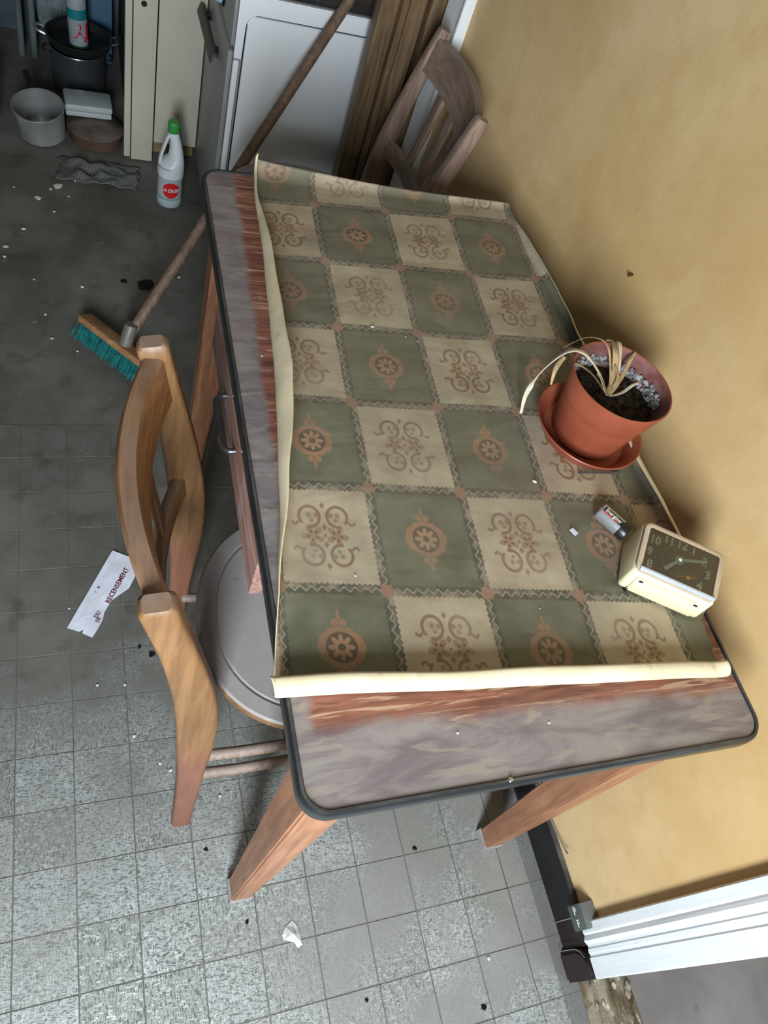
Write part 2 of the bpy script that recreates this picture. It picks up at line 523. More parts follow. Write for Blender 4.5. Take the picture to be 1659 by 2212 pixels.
n.bump(n.noise(n.coords('UV', (0.6, 1.3, 1)), 1.6, 3, 0.5, 0.4), 0.22, 0.014)
M['print'] = n.base(c, 0.42 + dustc * 0.35, 0.42)

# clear clock cover
n = NT('clear_cover')
tr = n.new('ShaderNodeBsdfTransparent')
gl = n.new('ShaderNodeBsdfGlossy')
gl.inputs['Roughness'].default_value = 0.08
lw = n.new('ShaderNodeFresnel')
lw.inputs[0].default_value = 1.45
mx = n.new('ShaderNodeMixShader')
n.t.links.new(lw.outputs[0], mx.inputs[0])
n.t.links.new(tr.outputs[0], mx.inputs[1])
n.t.links.new(gl.outputs[0], mx.inputs[2])
n.t.links.new(mx.outputs[0], n.t.nodes['Material Output'].inputs[0])
M['clear'] = n.mat
n = NT('thin_film_plastic')
n.base(srgb(150, 162, 168), 0.25, 0.5)
n.b.inputs['Alpha'].default_value = 0.55
M['film'] = n.mat

# ------------------------------------------------------------------ mesh helpers


def empty(name, loc=(0, 0, 0), rz=0.0, label=None, cat=None, group=None):
    o = bpy.data.objects.new(name, None)
    o.empty_display_size = 0.05
    COL.objects.link(o)
    o.location = loc
    o.rotation_euler = (0, 0, rz)
    if label:
        o['label'] = label
    if cat:
        o['category'] = cat
    if group:
        o['group'] = group
    return o


def tag(o, label, cat=None, group=None):
    o['label'] = label
    if cat:
        o['category'] = cat
    if group:
        o['group'] = group
    return o


def obj(name, bm, mat, parent=None, smooth=False, kind=None):
    me = bpy.data.meshes.new(name)
    bmesh.ops.recalc_face_normals(bm, faces=bm.faces[:])
    bm.to_mesh(me)
    bm.free()
    return link(name, me, mat, parent, smooth, kind)


def link(name, me, mat, parent=None, smooth=False, kind=None):
    if mat is not None:
        me.materials.clear()
        for mm in (mat if isinstance(mat, list) else [mat]):
            me.materials.append(mm)
    if smooth:
        for p in me.polygons:
            p.use_smooth = True
        if smooth != 'all':
            me.set_sharp_from_angle(angle=math.radians(smooth if smooth is not True else 40))
    o = bpy.data.objects.new(name, me)
    COL.objects.link(o)
    if parent:
        o.parent = parent
    if kind:
        o['kind'] = kind
    return o


def box(bm, c, s, bev=0.0, mat=None):
    r_ = bmesh.ops.create_cube(bm, size=1.0)
    vs = r_['verts']
    for v_ in vs:
        v_.co = Vector((v_.co.x * s[0], v_.co.y * s[1], v_.co.z * s[2]))
    if bev:
        es = list({e for v_ in vs for e in v_.link_edges})
        r2 = bmesh.ops.bevel(bm, geom=es, offset=bev, segments=2, affect='EDGES', profile=0.6)
        vs = list({v_ for f_ in r2['faces'] for v_ in f_.verts} | {v_ for v_ in vs if v_.is_valid})
    if mat is not None:
        bmesh.ops.transform(bm, matrix=mat, verts=vs)
    bmesh.ops.translate(bm, vec=Vector(c), verts=vs)
    return vs


def B(c, s, bev=0.0, mat=None):
    bm = bmesh.new()
    box(bm, c, s, bev, mat)
    return bm


def hexa(bm, pts, bev=0.0):
    """8 corners: bottom 4 (ccw) then top 4"""
    vs = [bm.verts.new(p) for p in pts]
    for f_ in ((3, 2, 1, 0), (4, 5, 6, 7), (0, 1, 5, 4), (1, 2, 6, 5), (2, 3, 7, 6), (3, 0, 4, 7)):
        bm.faces.new([vs[i] for i in f_])
    if bev:
        es = list({e for v_ in vs for e in v_.link_edges})
        bmesh.ops.bevel(bm, geom=es, offset=bev, segments=3, affect='EDGES', profile=0.5)
    return vs


def lathe(bm, prof, seg=40, c=(0, 0, 0), cap=True, a0=0.0, a1=2 * PI):
    rings = []
    full = abs(a1 - a0 - 2 * PI) < 1e-6
    N = seg if full else seg + 1
    for r_, z_ in prof:
        if r_ < 1e-6 and full:
            rings.append([bm.verts.new((c[0], c[1], c[2] + z_))])
        else:
            rings.append([bm.verts.new((c[0] + r_ * math.cos(a0 + (a1 - a0) * k / seg), c[1] + r_ * math.sin(a0 + (a1 - a0) * k / seg), c[2] + z_)) for k in range(N)])
    for A_, B_ in zip(rings, rings[1:]):
        for k in range(seg if not full else N):
            k2 = (k + 1) % N if full else k + 1
            if len(A_) == 1 and len(B_) == 1:
                continue
            if len(A_) == 1:
                bm.faces.new((A_[0], B_[k], B_[k2]))
            elif len(B_) == 1:
                bm.faces.new((A_[k], A_[k2], B_[0]))
            else:
                bm.faces.new((A_[k], A_[k2], B_[k2], B_[k]))
    if cap and full:
        for rg in (rings[0], rings[-1]):
            if len(rg) > 2:
                bm.faces.new(rg)
    return rings


def L(prof, seg=40, c=(0, 0, 0), cap=True):
    bm = bmesh.new()
    lathe(bm, prof, seg, c, cap)
    return bm


def catmull(pts, n_=6):
    P = [Vector(p) for p in pts]
    P = [P[0] * 2 - P[1]] + P + [P[-1] * 2 - P[-2]]
    out = []
    for i in range(1, len(P) - 2):
        for k in range(n_):
            t = k / n_
            a, b_, c_, d_ = P[i - 1], P[i], P[i + 1], P[i + 2]
            out.append(0.5 * ((2 * b_) + (c_ - a) * t + (2 * a - 5 * b_ + 4 * c_ - d_) * t * t + (3 * b_ - a - 3 * c_ + d_) * t ** 3))
    out.append(P[-2])
    return out


def sweep(bm, pts, section, up=(0, 0, 1), scales=None, cap=True):
    """section: list of (a, b) offsets along (side, up') of the path"""
    pts = [Vector(p) for p in pts]
    up = Vector(up)
    rings = []
    for i, p in enumerate(pts):
        t = (pts[min(i + 1, len(pts) - 1)] - pts[max(i - 1, 0)]).normalized()
        s_ = t.cross(up)
        if s_.length < 1e-5:
            s_ = t.cross(Vector((1, 0, 0)))
        s_.normalize()
        u2 = s_.cross(t).normalized()
        k = scales[i] if scales else 1.0
        ka, kb = k if isinstance(k, tuple) else (k, k)
        rings.append([bm.verts.new(p + s_ * a * ka + u2 * b_ * kb) for a, b_ in section])
    N = len(section)
    for A_, B_ in zip(rings, rings[1:]):
        for k in range(N):
            bm.faces.new((A_[k], A_[(k + 1) % N], B_[(k + 1) % N], B_[k]))
    if cap:
        bm.faces.new(rings[0])
        bm.faces.new(rings[-1])
    return rings


def circ(r_, N=10):
    return [(r_ * math.cos(2 * PI * k / N), r_ * math.sin(2 * PI * k / N)) for k in range(N)]


def rrect2(w_, h_, r_, N=3):
    out = []
    for cx, cy, a in ((w_ / 2 - r_, h_ / 2 - r_, 0), (-w_ / 2 + r_, h_ / 2 - r_, 90), (-w_ / 2 + r_, -h_ / 2 + r_, 180), (w_ / 2 - r_, -h_ / 2 + r_, 270)):
        for k in range(N + 1):
            t = math.radians(a + 90 * k / N)
            out.append((cx + r_ * math.cos(t), cy + r_ * math.sin(t)))
    return out


def tube(pts, r_, N=10, scales=None, up=(0, 0, 1)):
    bm = bmesh.new()
    sweep(bm, pts, circ(r_, N), up, scales)
    return bm


def prism(poly, z0, z1, M_=None):
    bm = bmesh.new()
    a = [bm.verts.new((p[0], p[1], z0)) for p in poly]
    b_ = [bm.verts.new((p[0], p[1], z1)) for p in poly]
    bm.faces.new(a[::-1])
    bm.faces.new(b_)
    for k in range(len(poly)):
        k2 = (k + 1) % len(poly)
        bm.faces.new((a[k], a[k2], b_[k2], b_[k]))
    if M_:
        bm.transform(M_)
    return bm


def text_mesh(s, size, extrude=0.0003, align='CENTER', bold=0.0):
    cu_ = bpy.data.curves.new('lettering', 'FONT')
    cu_.body = s
    cu_.size = size
    cu_.extrude = extrude
    cu_.offset = bold
    cu_.align_x = align
    cu_.align_y = 'CENTER'
    cu_.resolution_u = 3
    o = bpy.data.objects.new('lettering', cu_)
    COL.objects.link(o)
    dg = bpy.context.evaluated_depsgraph_get()
    dg.update()
    me = bpy.data.meshes.new_from_object(o.evaluated_get(dg))
    bpy.data.objects.remove(o, do_unlink=True)
    me.name = 'lettering'
    return me


def text(name, s, size, mat, parent, M_, extrude=0.0003, fn=None, bold=0.0, sx=1.0):
    me = text_mesh(s, size, extrude, bold=bold)
    for v_ in me.vertices:
        co = Vector((v_.co.x * sx, v_.co.y, v_.co.z))
        if fn:
            co = fn(co)
        v_.co = M_ @ co
    me.update()
    return link(name, me, mat, parent)


def basis(o, xax, yax, zax):
    mm = Matrix((Vector(xax), Vector(yax), Vector(zax))).transposed().to_4x4()
    mm.translation = Vector(o)
    return mm


def dup(o, parent=None):
    c_ = o.copy()
    COL.objects.link(c_)
    if parent:
        c_.parent = parent
    for ch in list(o.children):
        dup(ch, c_)
    return c_


def structure(name, bm, mat, smooth=False, parent=None):
    o = obj(name, bm, mat, parent, smooth)
    if not parent:
        o['kind'] = 'structure'
    return o


# ------------------------------------------------------------------ room shell
XW = 0.660          # face of the mustard wall
S_ = 0.09975        # tile pitch
X0, Y0 = -0.3293, 0.2420

bm = bmesh.new()
box(bm, (-0.87, 0.25, -0.054), (3.06, 6.5, 0.1064))
box(bm, (0.71, 0.25, -0.0525), (0.10, 6.5, 0.10))
floor = structure('floor', bm, M['grime'])
hall = obj('screed', B((1.93, -1.25, -0.052), (2.36, 3.5, 0.10)), M['screed'], floor)
# tiles, one object each
h = S_ / 2 - 0.0004
bm = bmesh.new()
hexa(bm, [(-h, -h, -0.005), (h, -h, -0.005), (h, h, -0.005), (-h, h, -0.005), (-h, -h, 0), (h, -h, 0), (h, h, 0), (-h, h, 0)])
bmesh.ops.bevel(bm, geom=[e for e in bm.edges if all(v_.co.z > -0.001 for v_ in e.verts)], offset=0.0009, segments=1, affect='EDGES')
bmesh.ops.recalc_face_normals(bm, faces=bm.faces[:])
tile_me = bpy.data.meshes.new('tile')
bm.to_mesh(tile_me)
bm.free()
tile_me.materials.append(M['tile'])
edge_me = tile_me.copy()
xe = XW - 0.001 - (X0 + 8 * S_) - h - 0.002
for v_ in edge_me.vertices:
    if v_.co.x > 0:
        v_.co.x += 0.0
rr = random.Random(3)
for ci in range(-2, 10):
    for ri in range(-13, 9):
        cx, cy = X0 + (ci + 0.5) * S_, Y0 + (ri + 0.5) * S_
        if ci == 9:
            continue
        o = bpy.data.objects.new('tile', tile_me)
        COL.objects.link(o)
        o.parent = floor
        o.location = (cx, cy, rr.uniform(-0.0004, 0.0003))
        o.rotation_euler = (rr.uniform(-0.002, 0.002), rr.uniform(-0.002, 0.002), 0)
# cut tiles along the skirting
bm = bmesh.new()
wcut = XW - 0.002 - (X0 + 9 * S_ + 0.001)
hexa(bm, [(0, -h, -0.005), (wcut, -h, -0.005), (wcut, h, -0.005), (0, h, -0.005), (0, -h, 0), (wcut, -h, 0), (wcut, h, 0), (0, h, 0)])
bmesh.ops.recalc_face_normals(bm, faces=bm.faces[:])
cut_me = bpy.data.meshes.new('cut_tile')
bm.to_mesh(cut_me)
bm.free()
cut_me.materials.append(M['tile'])
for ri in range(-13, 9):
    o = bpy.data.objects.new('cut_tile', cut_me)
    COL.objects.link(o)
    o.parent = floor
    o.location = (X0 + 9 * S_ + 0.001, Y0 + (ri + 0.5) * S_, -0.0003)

structure('ceiling', B((0.35, 0.25, 2.65), (5.6, 6.5, 0.10)), M['ceiling'])
bm = bmesh.new()
box(bm, (XW + 0.05, 1.645, 1.3), (0.10, 3.71, 2.6))            # beside the table
box(bm, (XW + 0.05, -0.72, 2.32), (0.10, 1.02, 0.56))          # over the doorway
box(bm, (XW + 0.05, -1.35, 1.3), (0.10, 0.24, 2.6))
structure('wall_right', bm, M['wall'])
structure('wall_back', B((0.35, 3.55, 1.3), (5.6, 0.10, 2.6)), M['wall_cream'])
structure('wall_left', B((-2.45, 0.25, 1.3), (0.10, 6.5, 2.6)), M['wall_cream'])
structure('wall_hall', B((3.15, 0.25, 1.3), (0.10, 6.5, 2.6)), M['wall_cream'])
bm = bmesh.new()
# wall behind the camera, with two window openings
for (xa, xb, za, zb) in ((-2.4, -0.72, 0, 2.6), (-0.20, 1.25, 0, 2.6), (2.25, 3.1, 0, 2.6), (-0.72, -0.20, 0, 0.8), (-0.72, -0.20, 2.25, 2.6), (1.25, 2.25, 0, 0.95), (1.25, 2.25, 2.25, 2.6)):
    box(bm, ((xa + xb) / 2, -1.42, (za + zb) / 2), (xb - xa, 0.12, zb - za))
structure('wall_front', bm, M['wall_cream'])
for k, (xa, xb, za, zb) in enumerate(((-0.72, -0.20, 0.8, 2.25), (1.25, 2.25, 0.95, 2.25))):
    bm = bmesh.new()
    for (c_, s2) in (((xa + 0.03, -1.42, (za + zb) / 2), (0.06, 0.08, zb - za)), ((xb - 0.03, -1.42, (za + zb) / 2), (0.06, 0.08, zb - za)), (((xa + xb) / 2, -1.42, za + 0.03), (xb - xa, 0.08, 0.06)), (((xa + xb) / 2, -1.42, zb - 0.03), (xb - xa, 0.08, 0.06)), (((xa + xb) / 2, -1.42, (za + zb) / 2), (0.05, 0.07, zb - za))):
        box(bm, c_, s2, 0.004)
    wf = structure('window_%d' % (k + 1), bm, M['gloss_white'])
    obj('pane', B(((xa + xb) / 2, -1.43, (za + zb) / 2), (xb - xa, 0.004, zb - za)), M['clear'], wf)

# skirting: long black board, short brown-black piece, rounded plinth block of the door casing
bm = bmesh.new()
box(bm, (XW - 0.006, 0.73, 0.047), (0.012, 1.732, 0.094), 0.002)
structure('baseboard_right', bm, M['base_black'])
bm = bmesh.new()
box(bm, (XW - 0.006, -0.1625, 0.046), (0.0125, 0.049, 0.092), 0.002)
bs_ = structure('baseboard_short', bm, M['base_brown'])
obj('joint', B((XW - 0.0115, -0.1372, 0.046), (0.004, 0.0022, 0.092)), plain('pale_joint', srgb(150, 132, 118), 0.8), bs_)
bm = tube(catmull([(XW - 0.0275, -0.186, 0.010), (XW - 0.0275, -0.187, 0.066), (XW - 0.0275, -0.192, 0.084), (XW - 0.0275, -0.203, 0.097)], 6), 0.0009, 6)
obj('scuffed_edge', bm, plain('scuffed_paint', srgb(150, 146, 146), 0.6), bs_)
bm = bmesh.new()
prof = [(-0.188, 0), (-0.240, 0), (-0.240, 0.098), (-0.228, 0.100), (-0.212, 0.100), (-0.200, 0.094), (-0.192, 0.082), (-0.188, 0.066)]
for xx in (XW - 0.026, XW + 0.002):
    pass
va_ = [bm.verts.new((XW - 0.026, p[0], p[1])) for p in prof]
vb_ = [bm.verts.new((XW + 0.06, p[0], p[1])) for p in prof]
bm.faces.new(va_)
bm.faces.new(vb_[::-1])
for k in range(len(prof)):
    bm.faces.new((va_[k], va_[(k + 1) % len(prof)], vb_[(k + 1) % len(prof)], vb_[k]))
bmesh.ops.bevel(bm, geom=[e for e in bm.edges if all(abs(v_.co.x - (XW - 0.026)) < 1e-5 for v_ in e.verts)], offset=0.006, segments=2, affect='EDGES')
structure('trim_1', bm, M['base_brown'], 40)

# moulded white door casing at the near end of the wall
prof = [(XW + 0.06, -0.2385), (XW + 0.06, -0.2400), (XW - 0.018, -0.2405), (XW - 0.021, -0.2380), (XW - 0.021, -0.2060), (XW - 0.0185, -0.2040), (XW - 0.0185, -0.2000), (XW - 0.020, -0.1985),
        (XW - 0.020, -0.1920), (XW - 0.0178, -0.1900), (XW - 0.0178, -0.1855), (XW - 0.019, -0.1840), (XW - 0.022, -0.1780), (XW - 0.0195, -0.1730), (XW - 0.0175, -0.1700), (XW - 0.0188, -0.1660), (XW - 0.0172, -0.1500), (XW - 0.014, -0.1475), (XW + 0.002, -0.1475), (XW + 0.002, -0.2385)]


def extrude_profile(prof, z0, z1, nz=24, jag=0.0):
    bm = bmesh.new()
    rings = []
    for k in range(nz + 1):
        z_ = z0 + (z1 - z0) * k / nz
        rings.append([bm.verts.new((p[0] + (noise.noise((p[1] * 60, z_ * 9, 1)) * 0.0006 if p[0] < XW else 0), p[1], z_ + (jag * noise.noise((p[1] * 55, 3, 2)) if k == 0 else 0))) for p in prof])
    for A_, B_ in zip(rings, rings[1:]):
        for i in range(len(prof)):
            bm.faces.new((A_[i], A_[(i + 1) % len(prof)], B_[(i + 1) % len(prof)], B_[i]))
    bm.faces.new(rings[0])
    bm.faces.new(rings[-1])
    return bm


structure('trim_2', extrude_profile(prof, 0.104, 2.1, 60, 0.012), M['gloss_white'])
# white casing strip and brown varnished door lining at the far end
bm = bmesh.new()
box(bm, (XW - 0.009, 1.657, 1.05), (0.018, 0.113, 2.1), 0.003)
box(bm, (XW - 0.013, 1.607, 1.05), (0.026, 0.012, 2.1), 0.003)
structure('trim_3', bm, M['gloss_white'])
lining = bpy.data.objects.new('trim_4', None)
COL.objects.link(lining)
lining['kind'] = 'structure'
tag(lining, 'brown varnished moulded door lining standing out from the mustard wall beside the cooker')
for (xa, xb, ya, yb) in ((0.499, 0.545, 1.752, 1.800), (0.549, 0.566, 1.744, 1.800), (0.570, 0.612, 1.752, 1.800), (0.618, 0.652, 1.738, 1.800)):
    bm = bmesh.new()
    box(bm, ((xa + xb) / 2, (ya + yb) / 2, 1.05), (xb - xa, yb - ya, 2.1), 0.005)
    obj('board', bm, M['brown_door'], lining, 40)
# broken threshold under the doorway
bm = bmesh.new()
rg = random.Random(5)
for k in range(130):
    yy = -0.245 - rg.random() * 0.7
    xx = XW + 0.01 + rg.random() * 0.09
    q = rg.uniform(0.002, 0.008)
    s0 = len(bm.verts)
    r_ = bmesh.ops.create_icosphere(bm, subdivisions=1, radius=q)
    for v_ in r_['verts']:
        v_.co = Vector((v_.co.x * rg.uniform(0.6, 1.2) + xx, v_.co.y * rg.uniform(0.9, 2.2) + yy, v_.co.z * 0.5 + 0.006))
th = obj('threshold_rubble', bm, plain('rubble', srgb(182, 172, 148), 0.9, 0.1, 0, 0.3, 30), None, False, 'stuff')
tag(th, 'crumbled mortar and plaster rubble along the doorway threshold', 'rubble')
bm = bmesh.new()
NXt, NYt = 14, 90
gr = [[bm.verts.new((XW - 0.004 + 0.108 * a / NXt, -1.2 + 0.957 * b_ / NYt, 0.0012 + (0.005 + 0.009 * noise.noise((a * 0.33, b_ * 0.22, 3)) + 0.004 * noise.noise((a * 1.1, b_ * 0.9, 8))) * math.sin(PI * min(1, max(0, a / NXt))))) for a in range(NXt + 1)] for b_ in range(NYt + 1)]
for b_ in range(NYt):
    for a in range(NXt):
        bm.faces.new((gr[b_][a], gr[b_][a + 1], gr[b_ + 1][a + 1], gr[b_ + 1][a]))
nt_ = NT('crumbled_threshold')
v = nt_.coords('World')
c = nt_.mix(nt_.step(nt_.noise(nt_.coords('World', (34, 9, 10)), 1.0, 5, 0.65), 0.36, 0.62), srgb(98, 84, 62), srgb(152, 142, 122))
c = nt_.mix(nt_.step(nt_.noise(nt_.coords('World', (40, 16, 10), (3, 1, 1)), 1.0, 4, 0.6), 0.58, 0.66), c, srgb(204, 200, 184))
c = nt_.mix(nt_.step(nt_.noise(v, 26, 4), 0.60, 0.70) * 0.8, c, srgb(82, 58, 42))
nt_.bump(nt_.noise(v, 60, 5, 0.7), 0.8, 0.006)
M['threshold'] = nt_.base(c, 0.9, 0.15)
structure('trim_5', bm, M['threshold'], 'all')
# brown board lying in the next room
bb = obj('floor_board', B((1.16, -0.62, 0.010), (0.12, 0.72, 0.020), 0.003, Matrix.Rotation(-0.10, 4, 'Z')), wood('hall_board', srgb(112, 84, 66), srgb(150, 118, 96), 1, 0.6))
tag(bb, 'brown wooden board lying on the grey floor beyond the doorway', 'board')

# small brown mark: a nail stub in the wall
bm = tube([(XW + 0.006, 0.716, 0.896), (XW - 0.008, 0.716, 0.893)], 0.0024, 8)
ns = obj('wall_nail', bm, plain('rusty', srgb(96, 58, 34), 0.8, 0.2, 0.3, 0.2, 90))
tag(ns, 'short rusty nail stub in the mustard wall above the table', 'nail')

# ------------------------------------------------------------------ table
ANG = -0.01155
TW, TL, TZ = 0.595, 1.054, 0.775
tb = empty('kitchen_table', (0, 0, 0), ANG, 'orange wooden kitchen table with dusty walnut laminate top and black edging', 'table')


def rrect(w0, l0, off, rad, N=8):
    return [(x_ + w0 / 2, y_ + l0 / 2) for x_, y_ in rrect2(w0 - 2 * off, l0 - 2 * off, max(rad - off, 0.002), N)]


obj('tabletop', prism(rrect(TW, TL, 0.005, 0.032), 0.752, TZ), M['laminate'], tb)
bm = bmesh.new()
rings = []
for off, z_ in ((0.0065, 0.7755), (0.005, 0.7775), (0.002, 0.7775), (0.0, 0.7745), (-0.0005, 0.764), (0.0, 0.754), (0.002, 0.7505), (0.0065, 0.7505)):
    rings.append([bm.verts.new((p[0], p[1], z_)) for p in rrect(TW, TL, off, 0.032)])
for A_, B_ in zip(rings, rings[1:] + rings[:1]):
    for k in range(len(A_)):
        bm.faces.new((A_[k], A_[(k + 1) % len(A_)], B_[(k + 1) % len(A_)], B_[k]))
obj('edge_band', bm, M['black'], tb, 50)


def leg(px_, py_, dx, dy):
    bm = bmesh.new()
    t, b_ = 0.062, 0.037

    def q(s2, z_):
        xs = sorted((px_, px_ + dx * s2))
        ys = sorted((py_, py_ + dy * s2))
        return [(xs[0], ys[0], z_), (xs[1], ys[0], z_), (xs[1], ys[1], z_), (xs[0], ys[1], z_)]
    hexa(bm, q(b_, 0.022) + q(t, 0.64), 0.0)
    hexa(bm, q(t, 0.64) + q(t, 0.752), 0.0)
    bmesh.ops.remove_doubles(bm, verts=bm.verts[:], dist=1e-5)
    bmesh.ops.delete(bm, geom=[f_ for f_ in bm.faces if all(abs(v_.co.z - 0.64) < 1e-4 for v_ in f_.verts)], context='FACES')
    bmesh.ops.bevel(bm, geom=[e for e in bm.edges if abs(e.verts[0].co.z - e.verts[1].co.z) > 0.05], offset=0.003, segments=2, affect='EDGES')
    lo = obj('leg', bm, M['table_wood'], tb, 40)
    bm = bmesh.new()
    hexa(bm, [(p[0] + (-0.0015 if i in (0, 3) else 0.0015), p[1] + (-0.0015 if i < 2 else 0.0015), 0.0005) for i, p in enumerate(q(b_, 0))] + [(p[0] + (-0.0015 if i in (0, 3) else 0.0015), p[1] + (-0.0015 if i < 2 else 0.0015), 0.024) for i, p in enumerate(q(b_, 0))], 0.001)
    cp = obj('foot_cap', bm, M['foot_grey'], lo)
    tag(cp, 'grey foot cap')


for px_, dx in ((0.024, 1), (TW - 0.024, -1)):
    for py_, dy in ((0.026, 1), (TL - 0.026, -1)):
        leg(px_, py_, dx, dy)
obj('apron', B((TW / 2, 0.042, 0.700), (TW - 0.170, 0.020, 0.104), 0.002), M['table_wood_x'], tb)
obj('apron', B((TW / 2, TL - 0.042, 0.700), (TW - 0.170, 0.020, 0.104), 0.002), M['table_wood_x'], tb)
obj('apron', B((TW - 0.042, TL / 2, 0.700), (0.020, TL - 0.176, 0.104), 0.002), M['drawer_wood'], tb)
ap = bmesh.new()
box(ap, (0.042, 0.203, 0.700), (0.020, 0.230, 0.104), 0.002)
box(ap, (0.042, 0.860, 0.700), (0.020, 0.210, 0.104), 0.002)
box(ap, (0.042, 0.535, 0.657), (0.020, 0.450, 0.018), 0.002)
obj('apron', ap, M['table_wood_x'], tb)
bm = bmesh.new()
box(bm, (0.010, 0.532, 0.704), (0.018, 0.452, 0.082), 0.003)
dr = obj('drawer', bm, M['drawer_wood'], tb, 40)
bm = bmesh.new()
for yy in (0.322, 0.742):
    box(bm, (0.150, yy, 0.704), (0.262, 0.010, 0.066))
box(bm, (0.150, 0.532, 0.674), (0.262, 0.410, 0.006))
obj('drawer_box', bm, M['table_wood_x'], dr)
pts = catmull([(0.001, 0.601, 0.714), (-0.008, 0.600, 0.713), (-0.0145, 0.594, 0.712), (-0.0165, 0.580, 0.7115), (-0.0165, 0.552, 0.711), (-0.0165, 0.524, 0.7115), (-0.0145, 0.508, 0.712), (-0.008, 0.501, 0.713), (0.001, 0.500, 0.714)], 5)
hd = obj('handle', tube(pts, 0.0042, 10), plain('worn_chrome', srgb(120, 124, 130), 0.25, 0.5, 0.9, 0.1, 30), dr, True)
tag(hd, 'chrome bow handle')
obj('screw', L([(0.003, 0), (0.0022, 0.0012), (0, 0.0015)], 12, (0.2300, 0.004, 0.7775)), M['chrome'], tb)

# ------------------------------------------------------------------ oilcloth
XB = [(0.06, -0.026), (0.122, -0.014), (0.18, -0.001), (0.235, 0.011), (0.327, 0.026), (0.43, 0.040), (0.548, 0.056), (0.682, 0.069), (0.825, 0.082), (0.965, 0.092), (1.06, 0.100), (1.2, 0.11)]


def lerp_tab(tab, t):
    if t <= tab[0][0]:
        return tab[0][1]
    for (a, fa), (b_, fb) in zip(tab, tab[1:]):
        if t <= b_:
            k = (t - a) / (b_ - a)
            return fa + (fb - fa) * k
    return tab[-1][1]


def flat(u, v_):
    return 0.145 + 0.1305 * u + 0.0102 * v_, 0.238 + 0.1485 * v_ + u * (-0.015 + 0.0038 * v_)


CZ = 0.7792
RLT = [(0.10, 0.010), (0.18, 0.013), (0.235, 0.018), (0.33, 0.0235), (0.43, 0.0265), (0.55, 0.027), (0.68, 0.021), (0.825, 0.0165), (0.965, 0.008), (1.06, 0.006)]
PHT = [(0.10, 0.7), (0.18, 1.2), (0.235, 1.75), (0.33, 2.2), (0.43, 2.6), (0.55, 2.8), (0.825, 2.7), (1.06, 2.2)]


def curl(d, R_):
    """arc for a strip curling up: returns outward offset, height"""
    if d <= 0:
        return d, 0.0
    a = d / R_
    return R_ * math.sin(a), R_ * (1 - math.cos(a))


def cloth_pt(u, v_):
    X_, Y_ = flat(u, v_)
    wr = (noise.noise((X_ * 8, Y_ * 20, 0.3)) * 0.0018 + noise.noise((X_ * 5 + 4, Y_ * 10, 2.0)) * 0.0028)
    dk = min(math.hypot(X_ - 0.523, Y_ - 0.474) / 0.10, math.hypot(X_ - 0.53, Y_ - 0.22) / 0.09)
    wr = max(-0.0010, wr) if dk > 1.5 else max(-0.0010, wr) * max(0.0, (dk - 1.0) / 0.5)
    x_, y_, z_ = X_, Y_, CZ + wr
    RL = lerp_tab(RLT, Y_) * (1 + 0.07 * noise.noise((0, Y_ * 9, 5)))
    xb = lerp_tab(XB, Y_) + 0.0025 * noise.noise((7, Y_ * 10, 1))
    d = xb + RL - X_
    if d > 0:
        o_, h_ = curl(d, RL)
        x_ = xb + RL - o_
        z_ += h_
    RR_ = 0.0085
    xr = 0.600 + 0.004 * noise.noise((3, Y_ * 6, 1))
    if Y_ < 0.25:
        RR_ = 0.0085 + (0.25 - Y_) * 0.25
    d = X_ - (xr - RR_)
    if d > 0:
        o_, h_ = curl(d, RR_)
        x_ = xr - RR_ + o_
        z_ += h_
    RF = 0.0125 + 0.0008 * noise.noise((X_ * 9, 1, 8))
    yf = 0.1208 - 0.0837 * X_ + 0.002 * noise.noise((X_ * 8, 2, 3))
    d = yf + RF - Y_
    if d > 0:
        o_, h_ = curl(d, RF)
        y_ = yf + RF - o_
        z_ += h_
    k = (0.62 - X_) / 0.52
    RB = 0.026
    yb = 1.052
    d = Y_ - (yb - RB)
    if d > 0:
        o_, h_ = curl(d, RB)
        y_ = yb - RB + o_
        z_ += h_
    return Vector((x_, y_, z_))


NU, NV = 230, 330
bm = bmesh.new()
uvl = bm.loops.layers.uv.new('UVMap')
grid = []
for j in range(NV + 1):
    t = j / NV
    row = []
    for i in range(NU + 1):
        s = i / NU
        # edges of the sheet: rolled lengths vary a little along each side
        ug = -1.12 + 4.6 * s
        vg = -1.1 + 6.6 * t
        Xg, Yg = flat(ug, vg)
        RL = lerp_tab(RLT, Yg)
        u0 = (lerp_tab(XB, Yg) + RL - RL * lerp_tab(PHT, Yg) - 0.145 - 0.0102 * vg) / 0.1305
        RR_ = 0.0085 + max(0, 0.25 - Yg) * 0.25
        xr = 0.600
        u1 = (xr - RR_ + RR_ * (min(3.25, max(0.9, 3.25 - (Yg - 0.78) * 9)) if Yg > 0.25 else max(0.4, 3.25 - (0.25 - Yg) * 24)) - 0.145 - 0.0102 * vg) / 0.1305
        u = u0 + (u1 - u0) * s
        Xg, _ = flat(u, vg)
        yf = 0.1208 - 0.0837 * Xg
        v0 = (yf + 0.0125 - 0.0125 * 3.45 - 0.238 + 0.0152 * u) / (0.1485 + 0.0038 * u)
        k = max(0.0, min(1.0, (0.60 - Xg) / 0.52))
        fang = 0.75 + 0.9 * k ** 3 
        v1 = (1.052 - 0.026 + 0.026 * fang - 0.238 + 0.015 * u) / (0.1485 + 0.0038 * u)
        v_ = v0 + (v1 - v0) * t
        row.append((bm.verts.new(cloth_pt(u, v_)), u, v_))
    grid.append(row)
